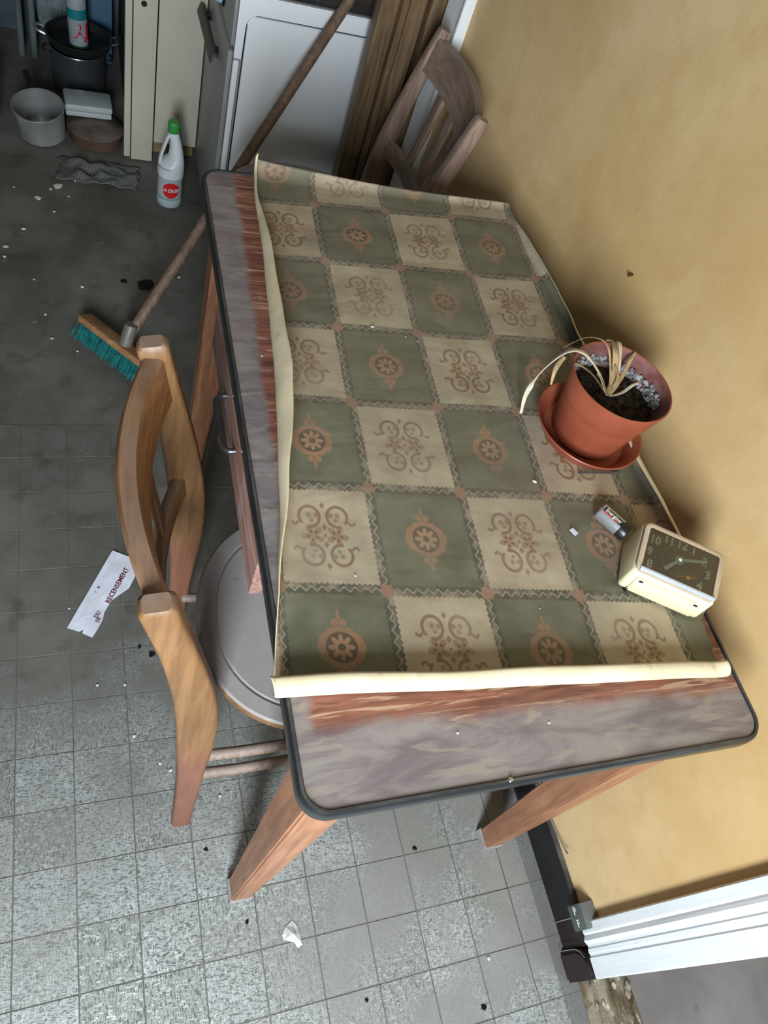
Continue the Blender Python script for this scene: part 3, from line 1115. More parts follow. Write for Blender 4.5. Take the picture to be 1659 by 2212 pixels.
for j in range(NV):
    for i in range(NU):
        q = (grid[j][i], grid[j][i + 1], grid[j + 1][i + 1], grid[j + 1][i])
        f_ = bm.faces.new([a[0] for a in q])
        f_.smooth = True
        for lp, a in zip(f_.loops, q):
            lp[uvl].uv = (a[1] + 4.0, a[2] + 4.0)
me = bpy.data.meshes.new('oilcloth')
bm.to_mesh(me)
bm.free()
me.materials.append(M['print'])
me.materials.append(M['backing'])
cloth = bpy.data.objects.new('oilcloth', me)
COL.objects.link(cloth)
sol = cloth.modifiers.new('thickness', 'SOLIDIFY')
sol.thickness = 0.0011
sol.offset = -1.0
sol.material_offset = 1
sol.material_offset_rim = 1
tag(cloth, 'green and beige checked oilcloth with curled cream edges lying on the table', 'tablecloth')

# ------------------------------------------------------------------ chairs


def make_chair(name, label, H, mats, loc, rz, pw=0.045):
    t = empty(name, loc, rz, label, 'chair', None)
    hw = 0.178
    for sy in (-1, 1):
        pts = catmull([(0.006, sy * (hw + 0.026), 0.0), (0.004, sy * (hw + 0.016), 0.20), (0.0, sy * (hw + 0.004), 0.42), (-0.012, sy * hw, 0.56), (-0.038, sy * hw, 0.70), (-0.071, sy * (hw + 0.002), H)], 6)
        pts.append(pts[-1] + (pts[-1] - pts[-2]).normalized() * 0.006)
        n_ = len(pts)
        scl = []
        for i, p in enumerate(pts):
            k = p.z / H
            wd = 0.80 + 0.47 * math.exp(-((k - 0.58) / 0.28) ** 2)
            if k > 0.93:
                wd *= 1.02
            e_ = 0.74 if i == n_ - 1 else 1.0
            scl.append((wd * (1.0 if k > 0.4 else 0.95) * e_, (1.0 if k < 0.9 else 1.05) * e_))
        bm = bmesh.new()
        # side = t x up ; use +y as 'up' so that the first axis lies in the x direction
        sweep(bm, pts, rrect2(pw, 0.027, 0.007, 3), (0, 1, 0), scl)
        lo = obj('rear_post', bm, mats[0], t, 45)
        bm = bmesh.new()
        sx_ = 0.300
        lathe(bm, [(0.013, 0), (0.016, 0.18), (0.0195, 0.36), (0.019, 0.428)], 16)
        for v_ in bm.verts:
            k = 1 - v_.co.z / 0.43
            v_.co.x += sx_ + 0.022 * k
            v_.co.y += sy * (0.150 + 0.016 * k)
        obj('front_leg', bm, mats[2], t, 45)
        for zz, za in (((0.315, 0.300), (0.215, 0.205)) if sy < 0 else ((0.150, 0.145),)):
            yy = sy * (hw + 0.004)
            bm = tube(catmull([(0.010, yy, zz), (0.12, yy * 0.975, zz - 0.003), (0.312, sy * 0.158, za)], 6), 0.0095, 10)
            obj('stretcher', bm, mats[3], t, True)
    bm = tube([(0.170, -0.166, 0.262), (0.170, 0.166, 0.262)], 0.009, 10)
    obj('stretcher', bm, mats[3], t, True)

    def rail(z0, z1, bulge, th_, x0, lean, zb=0.0):
        bm = bmesh.new()
        N = 20
        rows = []
        for k in range(N + 1):
            s = -1 + 2 * k / N
            yy = s * hw * 0.99
            bx = -bulge * (1 - s * s)
            rows.append([(x0 + bx + dx + lean * dz, yy, z_) for dx, z_, dz in ((-th_ / 2, z0, 0), (th_ / 2, z0, 0), (th_ / 2 + 0.001, z1 - 0.003, z1 - z0), (th_ / 2 - 0.003, z1 + zb * (1 - s * s), z1 - z0), (-th_ / 2 + 0.003, z1 + zb * (1 - s * s), z1 - z0), (-th_ / 2 - 0.001, z1 - 0.003, z1 - z0))])
        rr_ = [[bm.verts.new(p) for p in r_] for r_ in rows]
        for A_, B_ in zip(rr_, rr_[1:]):
            for i in range(6):
                bm.faces.new((A_[i], A_[(i + 1) % 6], B_[(i + 1) % 6], B_[i]))
        bm.faces.new(rr_[0])
        bm.faces.new(rr_[-1])
        return bm
    obj('top_rail', rail(H - 0.084, H - 0.010, 0.034, 0.024, -0.050, -0.21, 0.004), mats[1], t, 45)
    obj('lower_rail', rail(0.535, 0.575, 0.040, 0.017, -0.012, -0.16), mats[1], t, 45)
    for yc in (-0.078, 0.0, 0.078):
        s = yc / hw
        b1_, b2_ = -0.012 - 0.040 * (1 - s * s), -0.050 - 0.034 * (1 - s * s) - 0.004
        bm = bmesh.new()
        sweep(bm, [(b1_ - 0.004, yc, 0.560), ((b1_ + b2_) / 2 - 0.002, yc, 0.65), (b2_, yc, H - 0.074)], rrect2(0.010, 0.034, 0.003, 2), (0, 1, 0))
        obj('back_slat', bm, mats[0], t, 45)
    # round seat with a pressed ring
    bm = bmesh.new()

    def ring(k, z_):
        out = []
        for i in range(64):
            a = 2 * PI * i / 64
            ca, sa = math.cos(a), math.sin(a)
            rx = 0.200 if ca > 0 else 0.186
            e = 2.0 / 2.25
            out.append(bm.verts.new((0.192 + k * rx * math.copysign(abs(ca) ** e, ca), -0.006 + k * 0.192 * math.copysign(abs(sa) ** e, sa), z_)))
        return out
    rings = [ring(*q) for q in ((0.93, 0.424), (0.985, 0.427), (1.0, 0.436), (0.992, 0.446), (0.975, 0.450), (0.86, 0.450), (0.852, 0.4475), (0.838, 0.4475), (0.828, 0.450), (0.55, 0.448), (0.2, 0.4475))]
    for A_, B_ in zip(rings, rings[1:]):
        for i in range(64):
            f_ = bm.faces.new((A_[i], A_[(i + 1) % 64], B_[(i + 1) % 64], B_[i]))
    bm.faces.new(rings[-1])
    bm.faces.new(rings[0])
    so = obj('seat', bm, [M['seat'], mats[2]], t, 45)
    for p in so.data.polygons:
        if p.center.z < 0.4475 and abs(p.normal.z) < 0.92:
            r_ = math.hypot(p.center.x - 0.192, p.center.y)
            if r_ > 0.17:
                p.material_index = 1
    return t


make_chair('dining_chair', 'honey coloured wooden chair with curved back, seat pushed under the table', 0.835, (M['honey'], M['honey_y'], M['honey'], M['grey_beech']), (-0.041, 0.390, 0), math.radians(-3.3))
make_chair('dining_chair', 'dusty greyish wooden chair with its back against the mustard wall beyond the table', 0.835, (M['grey_beech'], M['grey_beech_y'], M['grey_beech'], M['grey_beech']), (0.520, 1.418, 0), math.radians(180 - 4.0), 0.036)

# ------------------------------------------------------------------ flowerpot on saucer
PC = (0.523, 0.474)
sa_ = obj('saucer', L([(0, 0.002), (0.060, 0.001), (0.066, 0.0), (0.0835, 0.024), (0.0855, 0.0255), (0.0845, 0.027), (0.082, 0.026), (0.0655, 0.005), (0.06, 0.0045), (0, 0.0045)], 64, (0, 0, 0), False), M['terracotta'], None, 40)
sa_.location = (PC[0], PC[1], 0.7798)
tag(sa_, 'terracotta plastic saucer under the flowerpot', 'saucer')
pot = empty('flowerpot', (PC[0], PC[1], 0.7847), 0, 'terracotta plastic flowerpot with a dead plant, standing in its saucer by the wall', 'flowerpot')
PH = 0.1155
obj('pot', L([(0, 0.001), (0.050, 0), (0.0535, 0.003), (0.0655, 0.066), (0.0665, 0.070), (0.0682, 0.074), (0.0698, 0.079), (0.0768, PH - 0.003), (0.0768, PH - 0.0008), (0.0755, PH), (0.0740, PH - 0.001)], 72, (0, 0, 0), False), M['terracotta'], pot, 50)
obj('pot_lining', L([(0.0740, PH - 0.001), (0.0725, PH - 0.012), (0.0640, 0.074), (0.0600, 0.055)], 72, (0, 0, 0), False), M['terracotta_in'], pot, True)
bm = bmesh.new()
rings = lathe(bm, [(0, 0.083), (0.012, 0.083), (0.024, 0.082), (0.036, 0.081), (0.048, 0.080), (0.058, 0.079), (0.0650, 0.0785)], 48, (0, 0, 0), False)
for v_ in bm.verts:
    v_.co.z += 0.006 * noise.noise((v_.co.x * 45, v_.co.y * 45, 1)) + 0.004 * noise.noise((v_.co.x * 110, v_.co.y * 110, 4))
obj('soil', bm, M['soil'], pot, True)
bm = bmesh.new()
rg = random.Random(11)
for k in range(420):
    a = math.radians(rg.uniform(-25, 170))
    zz = rg.gauss(0.0885, 0.0042)
    rr_ = 0.0660 + (zz - 0.079) * 0.20 - rg.uniform(0.0, 0.0035)
    q = rg.uniform(0.0016, 0.0042)
    r_ = bmesh.ops.create_icosphere(bm, subdivisions=1, radius=q)
    for v_ in r_['verts']:
        v_.co = Vector((v_.co.x * rg.uniform(.7, 1.2) + rr_ * math.cos(a), v_.co.y * rg.uniform(.7, 1.2) + rr_ * math.sin(a), v_.co.z * rg.uniform(.6, 1.0) + zz))
cr = obj('lime_crust', bm, M['crust'], pot, False, 'stuff')
tag(cr, 'whitish lime crust round the inside of the pot')


def leaf(pts, w_, mat, flatness=0.22, name='dead_leaf'):
    P_ = catmull(pts, 7)
    n_ = len(P_)
    scl = [(0.55 + 0.6 * math.sin(PI * min(1, 0.15 + i / (n_ - 1) * 0.9)) + 0.15 * noise.noise((i * 0.7, w_ * 900, 1)), 1.0) for i in range(n_)]
    bm = bmesh.new()
    sweep(bm, P_, [(a, b_ * flatness) for a, b_ in circ(w_, 8)], (0.1, 0.2, 1), scl)
    return obj(name, bm, mat, pot, 'all')


base = (-0.006, 0.0, 0.082)
# long pale leaf hanging out over the rim and down to the cloth
leaf([base, (-0.022, 0.026, 0.103), (-0.046, 0.046, 0.119), (-0.068, 0.056, 0.112), (-0.088, 0.058, 0.070), (-0.0960, 0.050, 0.030), (-0.099, 0.034, 0.004)], 0.0052, M['straw_pale'])
leaf([base, (-0.010, 0.018, 0.110), (-0.018, 0.048, 0.136), (-0.036, 0.070, 0.128), (-0.056, 0.082, 0.094)], 0.0026, M['straw'])
leaf([base, (0.000, 0.022, 0.108), (0.006, 0.052, 0.124), (0.010, 0.074, 0.121), (0.010, 0.084, 0.105)], 0.0050, M['straw'])
leaf([base, (0.004, 0.020, 0.104), (0.014, 0.050, 0.118), (0.022, 0.070, 0.121), (0.026, 0.080, 0.106)], 0.0048, M['straw_pale'])
leaf([base, (0.012, 0.016, 0.100), (0.032, 0.040, 0.112), (0.046, 0.055, 0.119)], 0.0028, M['straw'])
leaf([base, (0.010, -0.002, 0.092), (0.024, 0.002, 0.104), (0.036, 0.006, 0.106)], 0.0026, M['straw_pale'])
leaf([base, (-0.018, 0.014, 0.098), (-0.030, 0.020, 0.106)], 0.0030, M['straw'])
leaf([base, (-0.030, 0.022, 0.100), (-0.050, 0.040, 0.104), (-0.052, 0.050, 0.096)], 0.0030, M['straw'])
leaf([base, (0.002, 0.010, 0.106), (0.000, 0.030, 0.116)], 0.0036, M['straw'])
leaf([(-0.072, 0.050, 0.108), (-0.080, 0.044, 0.092), (-0.084, 0.030, 0.072)], 0.0034, M['straw'])
# slim grey pin beside the saucer
pn = obj('steel_pin', tube([(0.484, 0.4005, 0.7835), (0.556, 0.3985, 0.7835)], 0.0014, 8), M['steel'], None, True)
tag(pn, 'thin grey steel pin on the oilcloth in front of the saucer', 'pin')

# ------------------------------------------------------------------ alarm clock lying on its back
e1 = Vector((0.8537, -0.5208, 0)).normalized()
nn = Vector((0.5208, 0.8537, 0)).normalized()
zz_ = Vector((0, 0, 1))
ck = empty('alarm_clock', (0.466, 0.217, 0.7805), 0, 'cream plastic alarm clock with dark dial lying on its back against the wall', 'clock')
al = math.radians(14)
CW, CH, CT = 0.117, 0.074, 0.043
e2 = nn * math.cos(al) + zz_ * math.sin(al)
e3 = -nn * math.sin(al) + zz_ * math.cos(al)
F0 = zz_ * CT
bm = bmesh.new()
back_h = CT + CH * math.sin(al)
dpt = CH * math.cos(al)
hexa(bm, [Vector((0, 0, 0)), e1 * CW, e1 * CW + nn * dpt, nn * dpt, F0, F0 + e1 * CW, F0 + e1 * CW + e2 * CH, F0 + e2 * CH], 0.0055)
obj('case', bm, M['ivory'], ck, 45)
MF = basis(F0, e1, e2, e3)


def frame_ring(w_, h_, r1, bw, z0, z1, bev=0.0015, y0=0.0):
    bm = bmesh.new()
    o_ = [(p[0] + CW / 2, p[1] + CH / 2 + y0) for p in rrect2(w_, h_, r1, 5)]
    i_ = [(p[0] + CW / 2, p[1] + CH / 2 + y0) for p in rrect2(w_ - 2 * bw, h_ - 2 * bw, max(r1 - bw, 0.003), 5)]
    rings = [[bm.verts.new((p[0], p[1], z_)) for p in pl] for pl, z_ in ((o_, z0), (o_, z1 - bev), ([(a[0] + (b_[0] - a[0]) * 0.35, a[1] + (b_[1] - a[1]) * 0.35) for a, b_ in zip(o_, i_)], z1), (i_, z1 - bev * 0.6), (i_, z0))]
    for A_, B_ in zip(rings, rings[1:] + rings[:1]):
        for k in range(len(A_)):
            bm.faces.new((A_[k], A_[(k + 1) % len(A_)], B_[(k + 1) % len(A_)], B_[k]))
    bm.transform(MF)
    return bm


obj('bezel', frame_ring(CW - 0.002, CH - 0.002, 0.010, 0.0068, -0.001, 0.0055), plain('greige_bezel', srgb(186, 168, 144), 0.32, 0.45, 0, 0.06, 20), ck, 45)
obj('dial', prism([(p[0] + CW / 2, p[1] + CH / 2) for p in rrect2(CW - 0.012, CH - 0.012, 0.005, 4)], -0.0005, 0.0006, MF), M['dial'], ck)
bm = tube([(0.006, 0.0048, 0.0052), (CW / 2, 0.0048, 0.0052), (CW - 0.006, 0.0048, 0.0052)], 0.0034, 14)
bm.transform(MF)
st = obj('chrome_strip', bm, plain('sky_tint_strip', srgb(196, 206, 222), 0.3, 0.5, 0.35, 0.03, 20), ck, 40)  # pale blue colour stands in for the sky reflected by the chrome
tag(st, 'chrome strip')
for s, a, b_ in (('10', .165, .715), ('11', .325, .82), ('12', .485, .84), ('1', .632, .815), ('2', .78, .70), ('3', .845, .47), ('4', .775, .215), ('9', .13, .46), ('8', .16, .225)):
    text('numeral', s, 0.0165, M['lume'], ck, MF @ Matrix.Translation((a * CW, b_ * CH, 0.0009)), 0.0002, None, 0.0005, 0.95)


def hand(p0, p1, w0, w1, z_, mat, nm):
    a = Vector((p0[0] * CW, p0[1] * CH, 0))
    b_ = Vector((p1[0] * CW, p1[1] * CH, 0))
    d = (b_ - a).normalized()
    s_ = Vector((-d.y, d.x, 0))
    bm = prism([tuple((a + s_ * w0)[:2]), tuple((a - s_ * w0)[:2]), tuple((b_ - s_ * w1)[:2]), tuple((b_ + s_ * w1)[:2])], z_, z_ + 0.0005, MF)
    return obj(nm, bm, mat, ck)


hand((.483, .525), (.335, .25), 0.0019, 0.0026, 0.0022, M['lume_hand'], 'hour_hand')
hand((.483, .525), (.80, .705), 0.0022, 0.0020, 0.0030, M['lume_hand'], 'minute_hand')
hand((.46, .20), (.72, .335), 0.0003, 0.0004, 0.0016, M['gold'], 'alarm_hand')
bm = L([(0.0062, 0), (0.0062, 0.0018), (0.0045, 0.0034), (0, 0.0038)], 20)
bm.transform(MF @ Matrix.Translation((.483 * CW, .525 * CH, 0.001)))
obj('hub', bm, M['lume_hand'], ck, 40)
bm = L([(0.0032, 0), (0.0030, 0.0012), (0, 0.0016)], 16)
bm.transform(MF @ Matrix.Translation((.625 * CW, .275 * CH, 0.001)))
obj('alarm_hub', bm, M['gold'], ck, 40)
bm = bmesh.new()
for k in range(14):
    a = math.radians(110 + k * 11)
    box(bm, (0.483 * CW + 0.0235 * math.cos(a), 0.525 * CH + 0.0215 * math.sin(a), 0.0009), (0.0016, 0.0006, 0.0003), 0, Matrix.Rotation(a, 4, 'Z'))
bm.transform(MF)
obj('minute_ticks', bm, M['lume'], ck)
bm = prism([(p[0] + CW / 2, p[1] + CH / 2 + 0.001) for p in rrect2(CW - 0.015, CH - 0.017, 0.004, 4)], 0.0042, 0.0046, MF)
obj('cover', bm, M['clear'], ck)
# battery door on the underside, now facing the room
MB_ = basis((0, 0, 0), e1, zz_, -nn)
bm = bmesh.new()
box(bm, (CW * 0.5, CT * 0.44, 0.0006), (CW * 0.80, CT * 0.72, 0.003), 0.0012)
bm.transform(MB_)
dd = obj('battery_door', bm, M['panel_ivory'], ck, 40)
for a in (0.165, 0.835):
    bm = B((CW * a, CT * 0.70, 0.0022), (0.0055, 0.0030, 0.0012))
    bm.transform(MB_)
    obj('slot', bm, M['dark'], dd)
bm = B((0, 0, 0), (0.016, 0.006, 0.010), 0.001)
bm.transform(Matrix.Translation(e1 * 0.018 + nn * 0.004 + Vector((0, 0, 0.0035))))
obj('foot', bm, M['dark'], ck)

# ------------------------------------------------------------------ battery
p0, p1 = Vector((0.4825, 0.3285, 0.7935)), Vector((0.5085, 0.2865, 0.7935))
ax_ = (p1 - p0).normalized()
bt = empty('battery', tuple(p0), 0, 'silver and black cylindrical battery lying on the oilcloth beside the clock', 'battery')
side = ax_.cross(Vector((0, 0, 1))).normalized()
MBt = basis((0, 0, 0), side, Vector((0, 0, 1)), ax_)
BL = (p1 - p0).length
r0 = 0.0128
bm = L([(0, -0.0015), (0.0035, -0.0015), (0.0035, 0), (0.0115, 0.0), (0.0126, 0.0012), (r0, 0.003), (r0, BL * 0.74)], 40, (0, 0, 0), False)
bm.transform(MBt)
obj('casing', bm, M['silver'], bt, 40)
bm = L([(r0, BL * 0.74), (r0 + 0.0001, BL - 0.002), (0.0118, BL), (0.0095, BL), (0.0095, BL - 0.0006), (0, BL - 0.0006)], 40, (0, 0, 0), False)
bm.transform(MBt)
obj('black_end', bm, M['cap_dark'], bt, 40)


def patch(a0, a1, z0, z1, r_, mat, nm, par, M_):
    bm = bmesh.new()
    N = 8
    vs = [[bm.verts.new((r_ * math.sin(a0 + (a1 - a0) * k / N), r_ * math.cos(a0 + (a1 - a0) * k / N), z_)) for k in range(N + 1)] for z_ in (z0, z1)]
    for k in range(N):
        bm.faces.new((vs[0][k], vs[0][k + 1], vs[1][k + 1], vs[1][k]))
    bm.transform(M_)
    return obj(nm, bm, mat, par, True)


patch(-0.05, 0.62, BL * 0.08, BL * 0.74, r0 + 0.00012, M['cap_dark'], 'label_band', bt, MBt)
patch(0.54, 0.64, BL * 0.10, BL * 0.60, r0 + 0.00022, M['red'], 'red_stripe', bt, MBt)


def on_batt(co):
    # text runs along the axis, letters stand round the curve
    a = 0.27 - co.y / r0
    rr_ = r0 + 0.00035 + co.z
    return Vector((rr_ * math.sin(a), rr_ * math.cos(a), BL * 0.41 + co.x))


text('lettering', 'Energizer', 0.0082, M['letters'], bt, MBt, 0.00012, on_batt, 0.0001, 0.88)

# ------------------------------------------------------------------ crumbs on the cloth and table
CH_G = 'white plaster crumbs on the oilcloth'


def chip(name, x_, y_, z_, s, mat, seed, label, cat, group=None, flatk=0.4):
    rg = random.Random(seed)
    bm = bmesh.new()
    bmesh.ops.create_icosphere(bm, subdivisions=1, radius=s)
    for v_ in bm.verts:
        k = rg.uniform(0.65, 1.25)
        v_.co = Vector((v_.co.x * k, v_.co.y * k, v_.co.z * flatk * k))
    zmin = min(v_.co.z for v_ in bm.verts)
    for v_ in bm.verts:
        v_.co.z -= zmin
    o = obj(name, bm, mat)
    o.location = (x_, y_, z_)
    o.rotation_euler = (0, 0, rg.uniform(0, 6))
    return tag(o, label, cat, group)


for i, (x_, y_, s) in enumerate(((0.232, 0.686, 0.0035), (0.282, 0.668, 0.0016), (0.406, 0.389, 0.0042), (0.300, 0.660, 0.0014), (0.110, 0.260, 0.002), (0.340, 0.195, 0.0014))):
    chip('plaster_crumb', x_, y_, CZ + 0.0004, s, M['plaster'], 40 + i, 'tiny white plaster crumb on the checked oilcloth', 'crumb', CH_G)
o = obj('paper_bit', B((0, 0, 0), (0.007, 0.011, 0.0012), 0, Matrix.Rotation(0.5, 4, 'Z')), M['paper'])
o.location = (0.436, 0.303, CZ + 0.0020)
tag(o, 'small white rectangular bit on the green square beside the battery', 'scrap')
for i, (x_, y_) in enumerate(((0.30, 0.055), (0.185, 0.060), (0.052, 0.620))):
    chip('plaster_crumb', x_, y_, TZ + 0.0002, 0.0018, M['plaster'], 60 + i, 'tiny white crumb on the bare table top', 'crumb', 'white crumbs on the bare laminate')

# ------------------------------------------------------------------ wall block with P and F
sk = empty('terminal_box', (XW, -0.139, 0.112), 0, 'small grey terminal box marked P and F on the wall above the skirting', 'terminal box')
sk.location = (XW, -0.139, 0.094)
obj('box', B((-0.015, 0, 0.026), (0.030, 0.044, 0.048), 0.003), M['bakelite'], sk, 40)
for s, yy in (('P', 0.0105), ('F', -0.0105)):
    text('lettering', s, 0.0185, M['letters'], sk, basis((-0.0303, yy, 0.026), (0, 0, 1), (0, 1, 0), (-1, 0, 0)), 0.0003, None, 0.0003)
# loose wire above the skirting
bm = tube(catmull([(XW - 0.004, 0.052, 0.096), (XW - 0.006, 0.010, 0.106), (XW - 0.008, -0.022, 0.120), (XW - 0.012, -0.034, 0.132)], 6), 0.0016, 8)
wr_ = obj('wire', bm, plain('pale_wire', srgb(150, 148, 144), 0.5, 0.4, 0, 0.1, 30), None, True)
tag(wr_, 'short loose grey wire hanging from the wall above the skirting', 'wire')

# ------------------------------------------------------------------ paper slip on the floor
PP = [(-0.141, 0.776), (-0.096, 0.752), (-0.095, 0.715), (-0.0975, 0.705), (-0.1005, 0.700), (-0.111, 0.680), (-0.149, 0.652), (-0.166, 0.643), (-0.1635, 0.627), (-0.167, 0.611), (-0.177, 0.590), (-0.189, 0.570), (-0.208, 0.582), (-0.206, 0.590), (-0.2035, 0.600), (-0.2075, 0.596), (-0.214, 0.586), (-0.237, 0.597)]
pc = Vector((-0.165, 0.672, 0))
ps = empty('paper_slip', (pc.x, pc.y, 0.0), 0, 'torn white paper slip printed with maroon words on the floor by the chair', 'paper')
bm = prism([(p[0] - pc.x, p[1] - pc.y) for p in PP], 0.0016, 0.0022)
bmesh.ops.triangulate(bm, faces=[f_ for f_ in bm.faces if len(f_.verts) > 4])
bmesh.ops.subdivide_edges(bm, edges=bm.edges[:], cuts=3, use_grid_fill=True)
for v_ in bm.verts:
    v_.co.z += 0.0011 + 0.0022 * noise.noise((v_.co.x * 26, v_.co.y * 26, 0.4))
obj('sheet', bm, M['paper'], ps)
d = (Vector((-0.112, 0.737, 0)) - Vector((-0.164, 0.642, 0))).normalized()
nrm = Vector((-d.y, d.x, 0))


def slip(s, size, at, mat, sx=1.0, tilt=0.0):
    dd_ = Matrix.Rotation(tilt, 3, 'Z') @ d
    n2 = Vector((-dd_.y, dd_.x, 0))
    mm = basis((at[0] - pc.x, at[1] - pc.y, 0.0), dd_, n2, (0, 0, 1))

    def lift(co):
        w_ = mm @ Vector((co.x, co.y, 0))
        return Vector((co.x, co.y, 0.0024 + 0.0011 + 0.0022 * noise.noise((w_.x * 26, w_.y * 26, 0.4)) + co.z))
    return text('lettering', s, size, mat, ps, mm, 0.0002, lift, 0.0002, sx)


slip('RECENSEMENT', 0.0150, (-0.1345, 0.688), M['maroon'], 0.92)
slip('DU', 0.0125, (-0.1775, 0.6215), M['maroon'], 0.9)
slip('DE', 0.0110, (-0.1760, 0.6090), M['maroon'], 0.9)
slip('P', 0.0085, (-0.1795, 0.6760), M['navy'], 1.0)
slip('R', 0.0085, (-0.1725, 0.6860), M['maroon'], 1.0)

# crumpled scrap on the near floor
bm = bmesh.new()
poly = [(-0.010, 0.014), (0.004, 0.022), (0.012, 0.010), (0.014, -0.004), (0.016, -0.020), (0.006, -0.024), (0.002, -0.014), (-0.016, -0.006), (-0.018, 0.002)]
c0 = bm.verts.new((0, 0, 0.012))
lo_ = [bm.verts.new((p[0], p[1], 0.0008 + 0.003 * abs(noise.noise((p[0] * 90, p[1] * 90, 2))))) for p in poly]
mi_ = [bm.verts.new((p[0] * 0.55 + 0.002 * noise.noise((k, 1, 1)), p[1] * 0.55, 0.007 + 0.006 * noise.noise((k * 1.7, 2, 5)))) for k, p in enumerate(poly)]
for k in range(len(poly)):
    k2 = (k + 1) % len(poly)
    bm.faces.new((lo_[k], lo_[k2], mi_[k2], mi_[k]))
    bm.faces.new((mi_[k], mi_[k2], c0))
bm.faces.new(lo_[::-1])
o = obj('paper_scrap', bm, M['plaster'])
o.location = (0.127, -0.046, 0.0002)
tag(o, 'crumpled white scrap on the tiled floor in front of the table leg', 'scrap')

# floor crumbs
G1 = 'white crumbs scattered on the kitchen floor'
pts = [(-0.183, 0.467), (-0.131, 0.461), (-0.12, 0.354), (-0.076, 0.293), (-0.058, 0.277), (0.029, 0.214), (-0.302, 1.649), (-0.18, 1.632), (-0.275, 1.516), (-0.26, 1.428), (-0.199, 1.385), (-0.359, 2.049), (-0.377, 1.735), (-0.259, 2.057), (-0.189, 2.112), (0.103, 1.764), (0.488, -0.165), (0.085, 1.70), (-0.25, 1.95), (-0.21, 2.03), (-0.33, 1.86), (-0.232, 0.642)]
for i, (x_, y_) in enumerate(pts):
    chip('plaster_crumb', x_, y_, 0.0004, 0.0028 + 0.0022 * random.random() + (0.0012 if y_ > 1.3 else 0), M['plaster'], 100 + i, 'tiny white crumb on the grey kitchen floor', 'crumb', G1)
chip('plaster_flake', -0.238, 2.075, 0.0, 0.015, M['plaster'], 301, 'largest pale plaster flake on the floor in front of the checked rag', 'plaster', None, 0.2)
chip('plaster_flake', -0.375, 1.775, 0.0, 0.009, M['plaster'], 302, 'pale plaster flake on the floor at the left edge of the photo', 'plaster', None, 0.25)
chip('plaster_flake', -0.295, 2.010, 0.0, 0.010, M['plaster'], 303, 'middling pale plaster flake left of the largest flake near the rag', 'plaster', None, 0.25)
G2 = 'dark specks of dirt on the kitchen floor'
for i, (x_, y_, s) in enumerate(((-0.007, 0.124, 0.005), (-0.083, 0.600, 0.006), (-0.070, 0.567, 0.009), (-0.063, 0.545, 0.006), (-0.098, 0.540, 0.005), (0.394, 0.05, 0.005), (0.455, -0.236, 0.006), (0.240, -0.175, 0.004), (-0.075, 0.520, 0.007), (0.05, -0.01, 0.004))):
    chip('dirt_speck', x_, y_, 0.0004, s, M['char'], 200 + i, 'small dark speck of dirt on the grey floor tiles', 'dirt', G2, 0.25)
chip('black_scrap', -0.012, 1.655, 0.0, 0.024, M['char'], 231, 'larger flat black scrap on the floor behind the broom head', 'scrap', None, 0.15)
chip('black_scrap', -0.070, 1.668, 0.0, 0.011, M['char'], 232, 'smaller flat black scrap on the floor left of the larger one', 'scrap', None, 0.2)

# ------------------------------------------------------------------ broom
hb = Vector((-0.081, 1.357, 0.074))
hdv = Vector((0.458 - hb.x, 1.873 - hb.y, 0.742 - hb.z))
hdn = hdv.normalized()
bd = Vector((0.126, -0.154, 0)).normalized()
bd = (bd - hdn * bd.dot(hdn)).normalized()
br = empty('broom', tuple(hb), 0, 'wooden broom with teal bristles leaning its long handle on the white cooker', 'broom')
up_ = (hdn * 0.45 + Vector((0, 0, 1)) * 0.55).normalized()
bd = (bd - up_ * bd.dot(up_)).normalized()
fw = bd.cross(up_).normalized()
MBr = basis((0, 0, 0), bd, fw, up_)
bm = B((0.0, 0, -0.020), (0.285, 0.044, 0.018), 0.005)
bm.transform(MBr)
obj('block', bm, M['broom_block'], br, 40)
bm = tube([hdn * -0.014, hdn * 0.4, hdn * 0.8, hdn * 1.22], 0.0135, 14)
obj('handle', bm, M['broom_wood'], br, True)
bm = L([(0.0150, -0.012), (0.0175, -0.010), (0.0165, 0.045), (0.0145, 0.048)], 18)
bm.transform(MBr)
col_ = obj('socket', bm, plain('dull_socket', srgb(120, 118, 108), 0.5, 0.4, 0.3, 0.1, 20), br, 40)
bm = bmesh.new()
rg = random.Random(21)
for i in range(46):
    for j in range(6):
        bx_ = -0.137 + 0.274 * i / 45 + rg.uniform(-.002, .002)
        by_ = -0.017 + 0.034 * j / 5 + rg.uniform(-.002, .002)
        sp = 1.22
        le = rg.uniform(0.040, 0.046)
        a = Vector((bx_, by_, -0.028))
        b_ = Vector((bx_ * 1.0 + rg.uniform(-.004, .004), by_ * sp * 1.3 + rg.uniform(-.004, .004), -0.028 - le))
        vs0 = [bm.verts.new(a + Vector((dx, dy, 0))) for dx, dy in ((-.0018, -.0016), (.0018, -.0016), (0, .002))]
        vs1 = [bm.verts.new(b_ + Vector((dx, dy, 0))) for dx, dy in ((-.0026, -.0022), (.0026, -.0022), (0, .003))]
        for k in range(3):
            bm.faces.new((vs0[k], vs0[(k + 1) % 3], vs1[(k + 1) % 3], vs1[k]))
        bm.faces.new(vs1)
bm.transform(MBr)
zlow = min(v_.co.z for v_ in bm.verts) + hb.z
for v_ in bm.verts:
    wz2 = v_.co.z + hb.z
    if wz2 < 0.001:
        v_.co.z = 0.001 - hb.z + 0.0005
bs = obj('bristles', bm, M['teal'], br, False, 'stuff')
tag(bs, 'teal plastic bristles')

